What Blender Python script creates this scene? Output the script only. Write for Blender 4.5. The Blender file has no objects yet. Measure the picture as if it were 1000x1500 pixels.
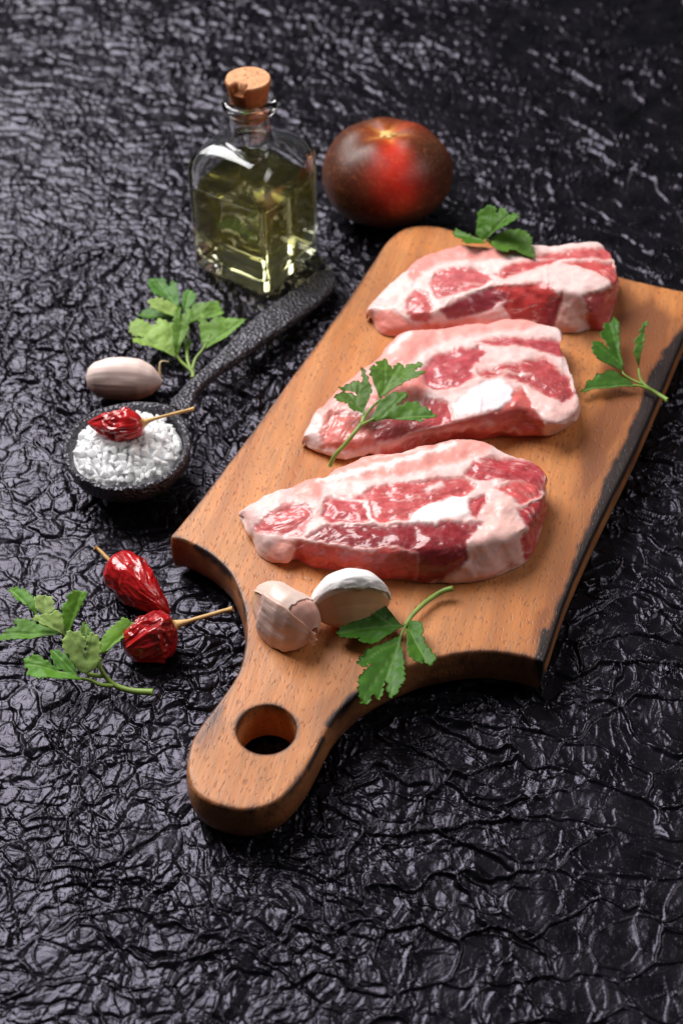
import bpy, math, random
import numpy as np
from mathutils import Vector, Matrix, geometry

random.seed(4)
rng = np.random.default_rng(4)
scene = bpy.context.scene
COL = scene.collection

# ------------------------------------------------------------------ camera
LENS, PITCH, BT = 52.0, 46.0, 0.022          # BT: height of the board's top face
CAM_Z = 0.5 + BT
F = LENS / 36 * 1500
cam_d = bpy.data.cameras.new('camera')
cam = bpy.data.objects.new('camera', cam_d)
COL.objects.link(cam)
cam.location = (0, 0, CAM_Z)
cam.rotation_euler = (math.radians(90 - PITCH), 0, 0)
cam_d.sensor_width = 36
cam_d.sensor_fit = 'VERTICAL'
cam_d.sensor_height = 36
cam_d.lens = LENS
cam_d.clip_start = 0.01
cam_d.clip_end = 50
cam_d.dof.use_dof = True
cam_d.dof.focus_distance = 0.655
cam_d.dof.aperture_fstop = 9.0
cam_d.dof.aperture_blades = 9
scene.camera = cam

# ------------------------------------------------------------------ world and lamps
world = bpy.data.worlds.new('World')
scene.world = world
world.use_nodes = True
world.node_tree.nodes['Background'].inputs[0].default_value = (0.86, 0.92, 1.0, 1)
world.node_tree.nodes['Background'].inputs[1].default_value = 0.05


def area(name, loc, target, sx, sy, power, color):
    d = bpy.data.lights.new(name, 'AREA')
    d.shape = 'RECTANGLE'
    d.size, d.size_y, d.energy, d.color = sx, sy, power, color
    o = bpy.data.objects.new(name, d)
    COL.objects.link(o)
    o.location = loc
    o.rotation_euler = (Vector(target) - Vector(loc)).to_track_quat('-Z', 'Y').to_euler()
    return o


area('window_softbox', (-0.65, 1.26, 1.14), (0.0, 0.55, 0.0), 0.95, 1.0, 43, (1.0, 0.99, 0.98))
area('side_softbox', (0.95, 0.55, 0.85), (0.05, 0.62, 0.0), 0.6, 0.6, 4.5, (1.0, 0.96, 0.93))
scene.view_settings.view_transform = 'Standard'
scene.view_settings.look = 'None'
scene.view_settings.exposure = 0.0
scene.view_settings.gamma = 1.0
cy = scene.cycles
cy.use_denoising = True
cy.max_bounces = 14
cy.transmission_bounces = 14
cy.glossy_bounces = 6
cy.diffuse_bounces = 6
cy.volume_bounces = 4
cy.transparent_max_bounces = 12
cy.caustics_refractive = True
cy.caustics_reflective = False
cy.blur_glossy = 0.4
cy.sample_clamp_indirect = 6.0

# ------------------------------------------------------------------ geometry of the view: pixel of the 1000x1500 photograph -> point at height z
CP, SP = math.cos(math.radians(PITCH)), math.sin(math.radians(PITCH))


def ray(px, py):
    x, y = (px - 500) / F, (750 - py) / F
    return np.array([x, CP + y * SP, -SP + y * CP])


def W(px, py, z=0.0):
    d = ray(px, py)
    return np.array([0, 0, CAM_Z]) + d * ((z - CAM_Z) / d[2])


def WV(pts, z):
    pts = np.asarray(pts, float)
    z = np.broadcast_to(np.asarray(z, float), (len(pts),))
    return np.array([W(p[0], p[1], h) for p, h in zip(pts, z)])


def proj(P):
    x, y, z = P[:, 0], P[:, 1], P[:, 2] - CAM_Z
    dep = y * CP - z * SP
    up = y * SP + z * CP
    return np.stack([500 + F * x / dep, 750 - F * up / dep], 1)


def Z(zoom, pts):
    """pixels measured in an enlarged crop (x0, y0, factor) -> pixels of the photograph"""
    p = np.asarray(pts, float)
    return np.stack([zoom[0] + p[:, 0] / zoom[2], zoom[1] + p[:, 1] / zoom[2]], 1)


# ------------------------------------------------------------------ noise
def _hash(ix, iy, iz, seed):
    h = (ix.astype(np.uint32) * np.uint32(374761393) + iy.astype(np.uint32) * np.uint32(668265263)
         + iz.astype(np.uint32) * np.uint32(2147483647) + np.uint32((seed * 1274126177 + 97) & 0xffffffff))
    h = (h ^ (h >> np.uint32(13))) * np.uint32(1274126177)
    h = h ^ (h >> np.uint32(16))
    h = h * np.uint32(2246822519)
    h = h ^ (h >> np.uint32(13))
    return (h & np.uint32(0xffffff)).astype(np.float32) / np.float32(0xffffff)


def vnoise(p, seed=0):
    p = np.asarray(p, np.float32)
    if p.shape[1] == 2:
        p = np.concatenate([p, np.full((len(p), 1), 0.37, np.float32)], 1)
    i = np.floor(p).astype(np.int64)
    f = p - i
    f = f * f * f * (f * (f * 6 - 15) + 10)
    out = np.zeros(len(p), np.float32)
    for dx in (0, 1):
        wx = f[:, 0] if dx else 1 - f[:, 0]
        for dy in (0, 1):
            wy = f[:, 1] if dy else 1 - f[:, 1]
            for dz in (0, 1):
                wz = f[:, 2] if dz else 1 - f[:, 2]
                out += wx * wy * wz * _hash(i[:, 0] + dx, i[:, 1] + dy, i[:, 2] + dz, seed)
    return out * 2 - 1


def fbm(p, freq, octaves=3, seed=0, gain=0.5):
    p = np.asarray(p, np.float32) * freq
    a, s, out = 1.0, 0.0, 0
    for k in range(octaves):
        out = out + a * vnoise(p, seed + 17 * k)
        s += a
        a *= gain
        p = p * 2.03 + 5.1
    return out / s


def worley(x, y, seed=0):
    ix, iy = np.floor(x).astype(np.int64), np.floor(y).astype(np.int64)
    zz = np.zeros_like(ix)
    f1 = np.full(x.shape, 9.0, np.float32)
    f2 = f1.copy()
    idv = np.zeros(x.shape, np.float32)
    for dx in (-1, 0, 1):
        for dy in (-1, 0, 1):
            cx, cyy = ix + dx, iy + dy
            jx = _hash(cx, cyy, zz, seed)
            jy = _hash(cx, cyy, zz + 7, seed + 3)
            d = np.sqrt((cx + jx - x) ** 2 + (cyy + jy - y) ** 2).astype(np.float32)
            near = d < f1
            f2 = np.where(near, f1, np.minimum(f2, d))
            idv = np.where(near, jx, idv)
            f1 = np.where(near, d, f1)
    return f1, f2, idv


def sstep(a, b, x):
    t = np.clip((x - a) / (b - a), 0, 1)
    return t * t * (3 - 2 * t)


def poly_sd(P, poly):
    """signed distance to a polygon, positive inside"""
    P = np.asarray(P, np.float64)
    poly = np.asarray(poly, np.float64)
    d = np.full(len(P), 1e18)
    ins = np.zeros(len(P), bool)
    n = len(poly)
    for k in range(n):
        a, b = poly[k], poly[(k + 1) % n]
        e = b - a
        w = P - a
        t = np.clip((w @ e) / max(e @ e, 1e-18), 0, 1)
        q = w - t[:, None] * e
        d = np.minimum(d, (q * q).sum(1))
        c = ((a[1] <= P[:, 1]) != (b[1] <= P[:, 1]))
        if abs(e[1]) > 1e-15:
            xi = a[0] + (P[:, 1] - a[1]) * e[0] / e[1]
            ins ^= c & (P[:, 0] < xi)
    d = np.sqrt(d)
    return np.where(ins, d, -d)


def line_d(P, line):
    P = np.asarray(P, np.float64)
    line = np.asarray(line, np.float64)
    d = np.full(len(P), 1e18)
    for a, b in zip(line[:-1], line[1:]):
        e = b - a
        w = P - a
        t = np.clip((w @ e) / max(e @ e, 1e-18), 0, 1)
        q = w - t[:, None] * e
        d = np.minimum(d, (q * q).sum(1))
    return np.sqrt(d)


def lin(c):
    c = np.asarray(c, float) / 255
    return np.where(c <= 0.04045, c / 12.92, ((c + 0.055) / 1.055) ** 2.4)


def resample(pts, n, closed=False, smooth=True):
    """Catmull-Rom through pts, n points evenly spaced along it"""
    p = np.asarray(pts, float)
    m = len(p)
    out = []
    segs = m if closed else m - 1
    for k in range(segs):
        if closed:
            a, b, c, d = p[(k - 1) % m], p[k], p[(k + 1) % m], p[(k + 2) % m]
        else:
            a, b, c, d = p[max(k - 1, 0)], p[k], p[k + 1], p[min(k + 2, m - 1)]
        for t in np.linspace(0, 1, 12, endpoint=False):
            if smooth:
                out.append(0.5 * ((2 * b) + (c - a) * t + (2 * a - 5 * b + 4 * c - d) * t * t + (3 * b - a - 3 * c + d) * t ** 3))
            else:
                out.append(b + (c - b) * t)
    out.append(p[0] if closed else p[-1])
    out = np.array(out)
    L = np.concatenate([[0], np.cumsum(np.linalg.norm(np.diff(out, axis=0), axis=1))])
    s = np.linspace(0, L[-1], n, endpoint=not closed)
    return np.stack([np.interp(s, L, out[:, k]) for k in range(p.shape[1])], 1)


# ------------------------------------------------------------------ object helpers
def mesh_of(name, V, polys, col=None, attrs=None, smooth=True):
    """V (n,3); polys: list of integer arrays (k,3) or (k,4)"""
    me = bpy.data.meshes.new(name)
    V = np.ascontiguousarray(V, np.float32)
    polys = [np.asarray(p, np.int32) for p in polys if len(p)]
    me.vertices.add(len(V))
    me.vertices.foreach_set('co', V.ravel())
    loops = np.concatenate([p.ravel() for p in polys])
    tot = np.concatenate([np.full(len(p), p.shape[1], np.int32) for p in polys])
    start = np.concatenate([[0], np.cumsum(tot)[:-1]]).astype(np.int32)
    me.loops.add(len(loops))
    me.loops.foreach_set('vertex_index', loops)
    me.polygons.add(len(tot))
    me.polygons.foreach_set('loop_start', start)
    me.update(calc_edges=True)
    me.polygons.foreach_set('use_smooth', np.full(len(tot), smooth))
    if col is not None:
        c = np.concatenate([np.asarray(col, np.float32), np.ones((len(V), 1), np.float32)], 1)
        a = me.color_attributes.new('Col', 'FLOAT_COLOR', 'POINT')
        a.data.foreach_set('color', np.ascontiguousarray(c).ravel())
    for k, v in (attrs or {}).items():
        a = me.attributes.new(k, 'FLOAT', 'POINT')
        a.data.foreach_set('value', np.ascontiguousarray(v, np.float32))
    me.update()
    return me


def link(name, me, mat, parent=None):
    o = bpy.data.objects.new(name, me)
    COL.objects.link(o)
    if mat is not None:
        me.materials.append(mat)
    if parent is not None:
        o.parent = parent
    return o


def part(name, root, V, polys, mat, col=None, attrs=None, smooth=True):
    """one mesh object under root; V is in world coordinates"""
    return link(name, mesh_of(name, np.asarray(V) - np.array(root_loc(root)), polys, col, attrs, smooth), mat, root)


def root_loc(o):
    p = np.zeros(3)
    while o is not None:
        p = p + np.array(o.location)
        o = o.parent
    return p


def tag(o, label=None, cat=None, group=None, kind=None):
    for k, v in (('label', label), ('category', cat), ('group', group), ('kind', kind)):
        if v:
            o[k] = v
    return o


def thing(name, loc, label, cat, group=None):
    o = bpy.data.objects.new(name, None)
    o.empty_display_size = 0.01
    COL.objects.link(o)
    o.location = [float(v) for v in loc]
    return tag(o, label, cat, group)


def grid_faces(nu, nv, wrap_v=True, wrap_u=False, base=0, flip=False):
    u = np.arange(nu if wrap_u else nu - 1)
    v = np.arange(nv if wrap_v else nv - 1)
    U, Vv = np.meshgrid(u, v, indexing='ij')
    U2, V2 = (U + 1) % nu, (Vv + 1) % nv
    q = np.stack([U * nv + Vv, U2 * nv + Vv, U2 * nv + V2, U * nv + V2], -1).reshape(-1, 4) + base
    return q[:, ::-1] if flip else q


def fan(center_idx, ring, flip=False):
    r = np.asarray(ring)
    t = np.stack([np.full(len(r), center_idx), r, np.roll(r, -1)], 1)
    return t[:, ::-1] if flip else t


def frames(c, up=(0, 0, 1)):
    c = np.asarray(c, float)
    t = np.gradient(c, axis=0)
    t /= np.linalg.norm(t, axis=1)[:, None] + 1e-12
    n0 = np.asarray(up, float)
    N = []
    for k in range(len(c)):
        n0 = n0 - t[k] * (n0 @ t[k])
        if np.linalg.norm(n0) < 1e-6:
            n0 = np.array([1.0, 0, 0]) - t[k] * t[k][0]
        n0 = n0 / np.linalg.norm(n0)
        N.append(n0)
    N = np.array(N)
    B = np.cross(t, N)
    return t, N, B


def loft(c, rad, nv, up=(0, 0, 1)):
    """c (nu,3) centres; rad (nu,nv) radii; angle 0 is 'up', positive towards N x t side"""
    t, N, B = frames(c, up)
    th = np.linspace(0, 2 * np.pi, nv, endpoint=False)
    V = c[:, None, :] + rad[:, :, None] * (np.cos(th)[None, :, None] * N[:, None, :] + np.sin(th)[None, :, None] * B[:, None, :])
    nu = len(c)
    V = V.reshape(-1, 3)
    V = np.concatenate([V, c[:1], c[-1:]])
    q = grid_faces(nu, nv, True, flip=False)
    tri = np.concatenate([fan(nu * nv, np.arange(nv), True), fan(nu * nv + 1, np.arange((nu - 1) * nv, nu * nv))])
    return V, [q[:, ::-1], tri[:, ::-1]]


def tube(c, r, nv=10):
    r = np.broadcast_to(np.asarray(r, float), (len(c),))
    return loft(np.asarray(c, float), np.repeat(r[:, None], nv, 1), nv)


def vnormals(V, polys):
    N = np.zeros_like(V)
    for p in polys:
        a, b, c = V[p[:, 0]], V[p[:, 1]], V[p[:, 2]]
        n = np.cross(b - a, c - a)
        if p.shape[1] == 4:
            n = np.cross(V[p[:, 2]] - V[p[:, 0]], V[p[:, 3]] - V[p[:, 1]])
        for k in range(p.shape[1]):
            np.add.at(N, p[:, k], n)
    return N / (np.linalg.norm(N, axis=1)[:, None] + 1e-15)


# ------------------------------------------------------------------ materials
def mat(name):
    m = bpy.data.materials.new(name)
    m.use_nodes = True
    nt = m.node_tree
    return m, nt, nt.nodes['Principled BSDF']


def nd(nt, kind, **kw):
    n = nt.nodes.new(kind)
    for k, v in kw.items():
        if k.startswith('_'):
            setattr(n, k[1:], v)
        else:
            n.inputs[k.replace('__', ' ')].default_value = v
    return n


def col_attr(nt, name='Col'):
    return nd(nt, 'ShaderNodeAttribute', _attribute_name=name)


def ramp(nt, stops):
    r = nt.nodes.new('ShaderNodeValToRGB')
    e = r.color_ramp.elements
    while len(e) < len(stops):
        e.new(0.5)
    for el, (p, c) in zip(e, stops):
        el.position = p
        el.color = tuple(c) + (1,) if len(c) == 3 else c
    return r


def noise_bump(nt, bsdf, scale, strength, dist, detail=4, coord='Object', stretch=None):
    tc = nt.nodes.new('ShaderNodeTexCoord')
    src = tc.outputs[coord]
    if stretch:
        mp = nt.nodes.new('ShaderNodeMapping')
        mp.inputs['Scale'].default_value = stretch
        nt.links.new(src, mp.inputs[0])
        src = mp.outputs[0]
    n = nd(nt, 'ShaderNodeTexNoise', Scale=scale, Detail=detail)
    nt.links.new(src, n.inputs['Vector'])
    b = nd(nt, 'ShaderNodeBump', Strength=strength, Distance=dist)
    nt.links.new(n.outputs[0], b.inputs['Height'])
    nt.links.new(b.outputs[0], bsdf.inputs['Normal'])
    return n, b, src


def attr_mat(name, rough, coat=0.0, coat_rough=0.15, spec=0.5, bump=None, sss=0.0, sss_r=(1, .3, .2), sss_scale=0.001, rough_noise=None):
    m, nt, b = mat(name)
    c = col_attr(nt)
    nt.links.new(c.outputs['Color'], b.inputs['Base Color'])
    b.inputs['Roughness'].default_value = rough
    b.inputs['Specular IOR Level'].default_value = spec
    b.inputs['Coat Weight'].default_value = coat
    b.inputs['Coat Roughness'].default_value = coat_rough
    if sss:
        b.inputs['Subsurface Weight'].default_value = sss
        b.inputs['Subsurface Radius'].default_value = sss_r
        b.inputs['Subsurface Scale'].default_value = sss_scale
    if bump:
        n, bp, src = noise_bump(nt, b, *bump)
        if coat:
            nt.links.new(bp.outputs[0], b.inputs['Coat Normal'])
    if rough_noise:
        sc, lo, hi = rough_noise
        tc = nt.nodes.new('ShaderNodeTexCoord')
        n2 = nd(nt, 'ShaderNodeTexNoise', Scale=sc, Detail=3.0)
        nt.links.new(tc.outputs['Object'], n2.inputs['Vector'])
        mr = nd(nt, 'ShaderNodeMapRange')
        mr.inputs['From Min'].default_value, mr.inputs['From Max'].default_value = 0.35, 0.65
        mr.inputs['To Min'].default_value, mr.inputs['To Max'].default_value = lo, hi
        nt.links.new(n2.outputs[0], mr.inputs['Value'])
        nt.links.new(mr.outputs[0], b.inputs['Roughness'])
    return m


# black crumpled table coating
M_table, nt, b = mat('black_coating')
b.inputs['Specular IOR Level'].default_value = 0.36
b.inputs['Specular Tint'].default_value = (0.84, 0.76, 1.0, 1)
tcn = nt.nodes.new('ShaderNodeTexCoord')
n1 = nd(nt, 'ShaderNodeTexNoise', Scale=55.0, Detail=4.0)
n2 = nd(nt, 'ShaderNodeTexNoise', Scale=900.0, Detail=3.0)
nt.links.new(tcn.outputs['Object'], n1.inputs['Vector'])
nt.links.new(tcn.outputs['Object'], n2.inputs['Vector'])
rc = ramp(nt, [(0.3, (0.002, 0.0018, 0.0024)), (0.7, (0.006, 0.0052, 0.007))])
nt.links.new(n1.outputs[0], rc.inputs[0])
nt.links.new(rc.outputs[0], b.inputs['Base Color'])
rr = nd(nt, 'ShaderNodeMapRange')
rr.inputs['From Min'].default_value, rr.inputs['From Max'].default_value = 0.3, 0.7
rr.inputs['To Min'].default_value, rr.inputs['To Max'].default_value = 0.20, 0.36
nt.links.new(n1.outputs[0], rr.inputs['Value'])
nt.links.new(rr.outputs[0], b.inputs['Roughness'])
bp = nd(nt, 'ShaderNodeBump', Strength=0.35, Distance=0.0005)
nt.links.new(n2.outputs[0], bp.inputs['Height'])
nt.links.new(bp.outputs[0], b.inputs['Normal'])

# beech
M_wood, nt, b = mat('oiled_beech')
tcn = nt.nodes.new('ShaderNodeTexCoord')


def mapped(scale):
    mp = nt.nodes.new('ShaderNodeMapping')
    mp.inputs['Scale'].default_value = scale
    nt.links.new(tcn.outputs['Object'], mp.inputs[0])
    return mp.outputs[0]


broad = nd(nt, 'ShaderNodeTexNoise', Scale=1.0, Detail=4.0)
nt.links.new(mapped((75, 5, 40)), broad.inputs['Vector'])
fine = nd(nt, 'ShaderNodeTexNoise', Scale=1.0, Detail=3.0)
nt.links.new(mapped((520, 60, 300)), fine.inputs['Vector'])
fleck = nd(nt, 'ShaderNodeTexNoise', Scale=1.0, Detail=1.0)
nt.links.new(mapped((820, 300, 420)), fleck.inputs['Vector'])
blotch = nd(nt, 'ShaderNodeTexNoise', Scale=22.0, Detail=5.0)
nt.links.new(tcn.outputs['Object'], blotch.inputs['Vector'])
rb = ramp(nt, [(0.25, (0.36, 0.112, 0.028)), (0.5, (0.55, 0.198, 0.058)), (0.78, (0.67, 0.288, 0.098))])
nt.links.new(broad.outputs[0], rb.inputs[0])


def mixc(fac, a, bb, mode='MIX'):
    m = nt.nodes.new('ShaderNodeMix')
    m.data_type = 'RGBA'
    m.blend_type = mode
    for sock, v in ((m.inputs[0], fac), (m.inputs[6], a), (m.inputs[7], bb)):
        if hasattr(v, 'is_linked') or hasattr(v, 'links'):
            nt.links.new(v, sock)
        elif isinstance(v, (int, float)):
            sock.default_value = v
        else:
            sock.default_value = tuple(v) + (1,)
    return m.outputs[2]


def rampf(src, lo, hi, out=1.0):
    m = nd(nt, 'ShaderNodeMapRange')
    m.inputs['From Min'].default_value, m.inputs['From Max'].default_value = lo, hi
    m.inputs['To Max'].default_value = out
    nt.links.new(src, m.inputs['Value'])
    return m.outputs[0]


c1 = mixc(rampf(fine.outputs[0], 0.40, 0.64, 0.55), rb.outputs[0], (0.36, 0.16, 0.065))
c2 = mixc(rampf(fleck.outputs[0], 0.60, 0.70, 0.60), c1, (0.24, 0.075, 0.026))
c3 = mixc(rampf(blotch.outputs[0], 0.50, 0.72, 0.45), c2, (0.34, 0.14, 0.055))
oa = col_attr(nt, 'stain_shade')
c3b = mixc(rampf(oa.outputs['Fac'], 0.0, 1.0, 0.92), c3, (0.19, 0.062, 0.024))
ba = col_attr(nt, 'burn')
bsum = nd(nt, 'ShaderNodeMath', _operation='ADD')
nt.links.new(ba.outputs['Fac'], bsum.inputs[0])
bn = nd(nt, 'ShaderNodeTexNoise', Scale=1.0, Detail=4.0)
nt.links.new(mapped((260, 45, 150)), bn.inputs['Vector'])
bn2 = nd(nt, 'ShaderNodeMath', _operation='MULTIPLY_ADD')
nt.links.new(bn.outputs[0], bn2.inputs[0])
bn2.inputs[1].default_value = 0.9
bn2.inputs[2].default_value = -0.45
nt.links.new(bn2.outputs[0], bsum.inputs[1])
c4 = mixc(rampf(bsum.outputs[0], 0.12, 0.50, 0.75), c3b, (0.10, 0.036, 0.02))
c5 = mixc(rampf(bsum.outputs[0], 0.42, 0.78, 0.95), c4, (0.016, 0.012, 0.012))
nt.links.new(c5, b.inputs['Base Color'])
b.inputs['Specular IOR Level'].default_value = 0.4
rw = nd(nt, 'ShaderNodeMapRange')
rw.inputs['From Min'].default_value, rw.inputs['From Max'].default_value = 0.3, 0.7
rw.inputs['To Min'].default_value, rw.inputs['To Max'].default_value = 0.34, 0.56
nt.links.new(blotch.outputs[0], rw.inputs['Value'])
nt.links.new(rw.outputs[0], b.inputs['Roughness'])
bp = nd(nt, 'ShaderNodeBump', Strength=0.35, Distance=0.0004)
hs = nd(nt, 'ShaderNodeMath', _operation='SUBTRACT')
nt.links.new(fine.outputs[0], hs.inputs[0])
nt.links.new(rampf(fleck.outputs[0], 0.58, 0.72, 1.0), hs.inputs[1])
nt.links.new(hs.outputs[0], bp.inputs['Height'])
nt.links.new(bp.outputs[0], b.inputs['Normal'])

M_pork = attr_mat('raw_pork', 0.4, coat=0.16, coat_rough=0.09, spec=0.35, bump=(330.0, 0.12, 0.0008, 4), sss=0.5, sss_r=(1, .38, .3), sss_scale=0.0012, rough_noise=(260.0, 0.30, 0.58))
M_garlic = attr_mat('garlic_skin', 0.42, coat=0.15, coat_rough=0.3, sss=0.25, sss_r=(1, .6, .4), sss_scale=0.0015, bump=(500.0, 0.12, 0.0004, 4))
M_chili = attr_mat('dried_chilli_skin', 0.3, coat=0.6, coat_rough=0.12, spec=0.5, bump=(650.0, 0.25, 0.0006, 3))
M_tomato = attr_mat('tomato_skin', 0.45, coat=0.0, coat_rough=0.3, spec=0.32, bump=(180.0, 0.03, 0.001, 2))
M_cork = attr_mat('cork', 0.85, spec=0.25, bump=(900.0, 0.5, 0.0008, 4))
M_stalk = attr_mat('dry_stalk', 0.6, spec=0.3, bump=(700.0, 0.3, 0.0004, 3))

# parsley: thin leaf that lets some light through
M_leaf, nt, b = mat('parsley_leaf')
c = col_attr(nt)
nt.links.new(c.outputs['Color'], b.inputs['Base Color'])
b.inputs['Roughness'].default_value = 0.5
b.inputs['Specular IOR Level'].default_value = 0.3
noise_bump(nt, b, 700.0, 0.25, 0.0004, 3)
tr = nt.nodes.new('ShaderNodeBsdfTranslucent')
hs = nd(nt, 'ShaderNodeHueSaturation', Saturation=1.1, Value=1.5)
nt.links.new(c.outputs['Color'], hs.inputs['Color'])
nt.links.new(hs.outputs[0], tr.inputs['Color'])
mx = nd(nt, 'ShaderNodeMixShader', Fac=0.3)
nt.links.new(b.outputs[0], mx.inputs[1])
nt.links.new(tr.outputs[0], mx.inputs[2])
nt.links.new(mx.outputs[0], nt.nodes['Material Output'].inputs[0])
M_stem = attr_mat('parsley_stem', 0.4, spec=0.4, bump=(500.0, 0.15, 0.0003, 2))

# speckled black iron of the spoon
M_spoon, nt, b = mat('rough_black_iron')
tcn = nt.nodes.new('ShaderNodeTexCoord')
vo = nd(nt, 'ShaderNodeTexVoronoi', Scale=520.0)
no = nd(nt, 'ShaderNodeTexNoise', Scale=420.0, Detail=3.0)
for q in (vo, no):
    nt.links.new(tcn.outputs['Object'], q.inputs['Vector'])
b.inputs['Base Color'].default_value = (0.022, 0.020, 0.024, 1)
b.inputs['Roughness'].default_value = 0.42
b.inputs['Specular IOR Level'].default_value = 1.0
b.inputs['Specular Tint'].default_value = (0.92, 0.88, 1.0, 1)
ad = nd(nt, 'ShaderNodeMath', _operation='ADD')
nt.links.new(vo.outputs['Distance'], ad.inputs[0])
nt.links.new(no.outputs[0], ad.inputs[1])
bp = nd(nt, 'ShaderNodeBump', Strength=0.9, Distance=0.0014)
nt.links.new(ad.outputs[0], bp.inputs['Height'])
nt.links.new(bp.outputs[0], b.inputs['Normal'])

M_salt, nt, b = mat('rock_salt')
b.inputs['Base Color'].default_value = (0.96, 0.955, 0.97, 1)
b.inputs['Roughness'].default_value = 0.3
b.inputs['Specular IOR Level'].default_value = 0.35
b.inputs['Subsurface Weight'].default_value = 1.0
b.inputs['Subsurface Radius'].default_value = (1, 1, 1)
b.inputs['Subsurface Scale'].default_value = 0.003
b.inputs['IOR'].default_value = 1.54
noise_bump(nt, b, 700.0, 0.4, 0.0006, 3)
tr = nt.nodes.new('ShaderNodeBsdfTranslucent')
tr.inputs['Color'].default_value = (0.96, 0.955, 0.97, 1)
mx = nd(nt, 'ShaderNodeMixShader', Fac=0.0)
nt.links.new(b.outputs[0], mx.inputs[1])
nt.links.new(tr.outputs[0], mx.inputs[2])
nt.links.new(mx.outputs[0], nt.nodes['Material Output'].inputs[0])

M_glass, nt, b = mat('clear_glass')
b.inputs['Base Color'].default_value = (0.99, 1.0, 0.985, 1)
b.inputs['Roughness'].default_value = 0.0
b.inputs['IOR'].default_value = 1.5
b.inputs['Transmission Weight'].default_value = 1.0
M_oil, nt, b = mat('olive_oil')
b.inputs['Base Color'].default_value = (1, 1, 1, 1)
b.inputs['Roughness'].default_value = 0.0
b.inputs['IOR'].default_value = 1.47
b.inputs['Transmission Weight'].default_value = 1.0
va = nd(nt, 'ShaderNodeVolumeAbsorption', Density=17.0)
va.inputs['Color'].default_value = (0.99, 0.925, 0.02, 1)
vs = nd(nt, 'ShaderNodeVolumeScatter', Density=2.2)
vs.inputs['Color'].default_value = (1.0, 0.88, 0.08, 1)
vad = nt.nodes.new('ShaderNodeAddShader')
nt.links.new(va.outputs[0], vad.inputs[0])
nt.links.new(vs.outputs[0], vad.inputs[1])
nt.links.new(vad.outputs[0], nt.nodes['Material Output'].inputs['Volume'])

# ------------------------------------------------------------------ the table: one crumpled, tar-like sheet
NU, NV = 860, 1120
tv = np.linspace(0, 1, NV)
yy = 0.225 * (1.20 / 0.225) ** tv                       # finer towards the camera
yy = np.concatenate([[-0.6, 0.0, 0.12], yy, [1.35, 1.7, 2.6]])
hw = (0.125 + 0.20 * np.clip((yy - 0.24) / 0.87, 0, 1.2))
tu = np.linspace(-1, 1, NU)
TU = np.concatenate([[-9, -5, -2.4, -1.5], tu, [1.5, 2.4, 5, 9]])
X = hw[:, None] * TU[None, :] * np.ones((len(yy), 1))
Y = np.repeat(yy[:, None], len(TU), 1)
x, y = X.ravel().astype(np.float32), Y.ravel().astype(np.float32)
P2 = np.stack([x, y], 1)
wx = fbm(P2, 22, 3, 1) * 0.016 + fbm(P2, 110, 2, 3) * 0.0024
wy = fbm(P2, 22, 3, 2) * 0.016 + fbm(P2, 110, 2, 4) * 0.0024
big = sstep(-0.12, 0.12, fbm(P2, 13, 2, 6) + 0.5 * (x + 0.02))
f1, f2, idv = worley((x + wx) / 0.0160, (y + wy) / 0.0115, 5)
e1 = f2 - f1
h1, h2, idh = worley((x + wx) / 0.0100 + 5, (y + wy) / 0.0080, 7)
e1s = h2 - h1
g1, g2, idg = worley((x + wx * 0.6) / 0.0046 + 3, (y + wy * 0.6) / 0.0040, 9)
e2 = g2 - g1
k1, k2, _ = worley((x + 1.5 * wx) / 0.042 + 11, (y + 1.5 * wy) / 0.019, 13)
e3 = k2 - k1
right = sstep(-0.02, 0.12, x + 0.22 * (0.58 - y) + 0.05 * fbm(P2, 14, 2, 8))      # flatter, ridged film on the right and in front
Pw2 = np.stack([(x + wx) * 0.55 + (y + wy) * 0.25, y + wy], 1)
fold = 1 - np.abs(fbm(Pw2, 70, 2, 15)) * 3.0                                       # long curled folds
fold = np.clip(fold, 0, 1) ** 3
fold2 = np.clip(1 - np.abs(fbm(np.stack([x + wx, (y + wy) * 0.55], 1), 135, 2, 16)) * 3.2, 0, 1) ** 3
pil_b = sstep(0.0, 0.20, e1) * (0.65 + 0.7 * idv)
pil_s = sstep(0.0, 0.22, e1s) * (0.6 + 0.8 * idh)
pillow = pil_b * big + pil_s * (1 - big) * 0.8 + 0.22 * sstep(0.0, 0.35, e2)
tilt = (idv - 0.5) * f1 * big + (idh - 0.5) * h1 * 0.7 * (1 - big)
ridge = 1.5 * np.exp(-(e3 / 0.045) ** 2) + 0.8 * np.exp(-(e1 / 0.06) ** 2) * idv ** 0.7 + 0.7 * fold2 * (0.4 + 0.6 * idv) + 0.06 * sstep(0, .3, e2)
front = sstep(0.50, 0.30, y + 0.05 * fbm(P2, 12, 2, 27)) * 0.5
right = np.maximum(right, front)
H = (1 - right) * (pillow * 0.0018 + tilt * 0.0020 + fold * 0.0012 * (0.3 + 0.7 * big) + fold2 * 0.0005) + right * (ridge * 0.00130 + tilt * 0.0010 + 0.0008)
H *= 0.55 + 0.75 * sstep(-0.35, 0.35, fbm(P2, 17, 2, 25))
H += 0.0010 * fbm(P2, 40, 2, 21) + 0.0006 * fbm(P2, 110, 2, 23) + 0.00016 * fbm(P2, 330, 3, 22)
Zt = H - 0.0034
nq = grid_faces(len(yy), len(TU), False, flip=True)
table = link('table', mesh_of('table', np.stack([x, y, Zt], 1), [nq]), M_table)
tag(table, 'crumpled glossy black table coating', None, None, 'structure')


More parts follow.
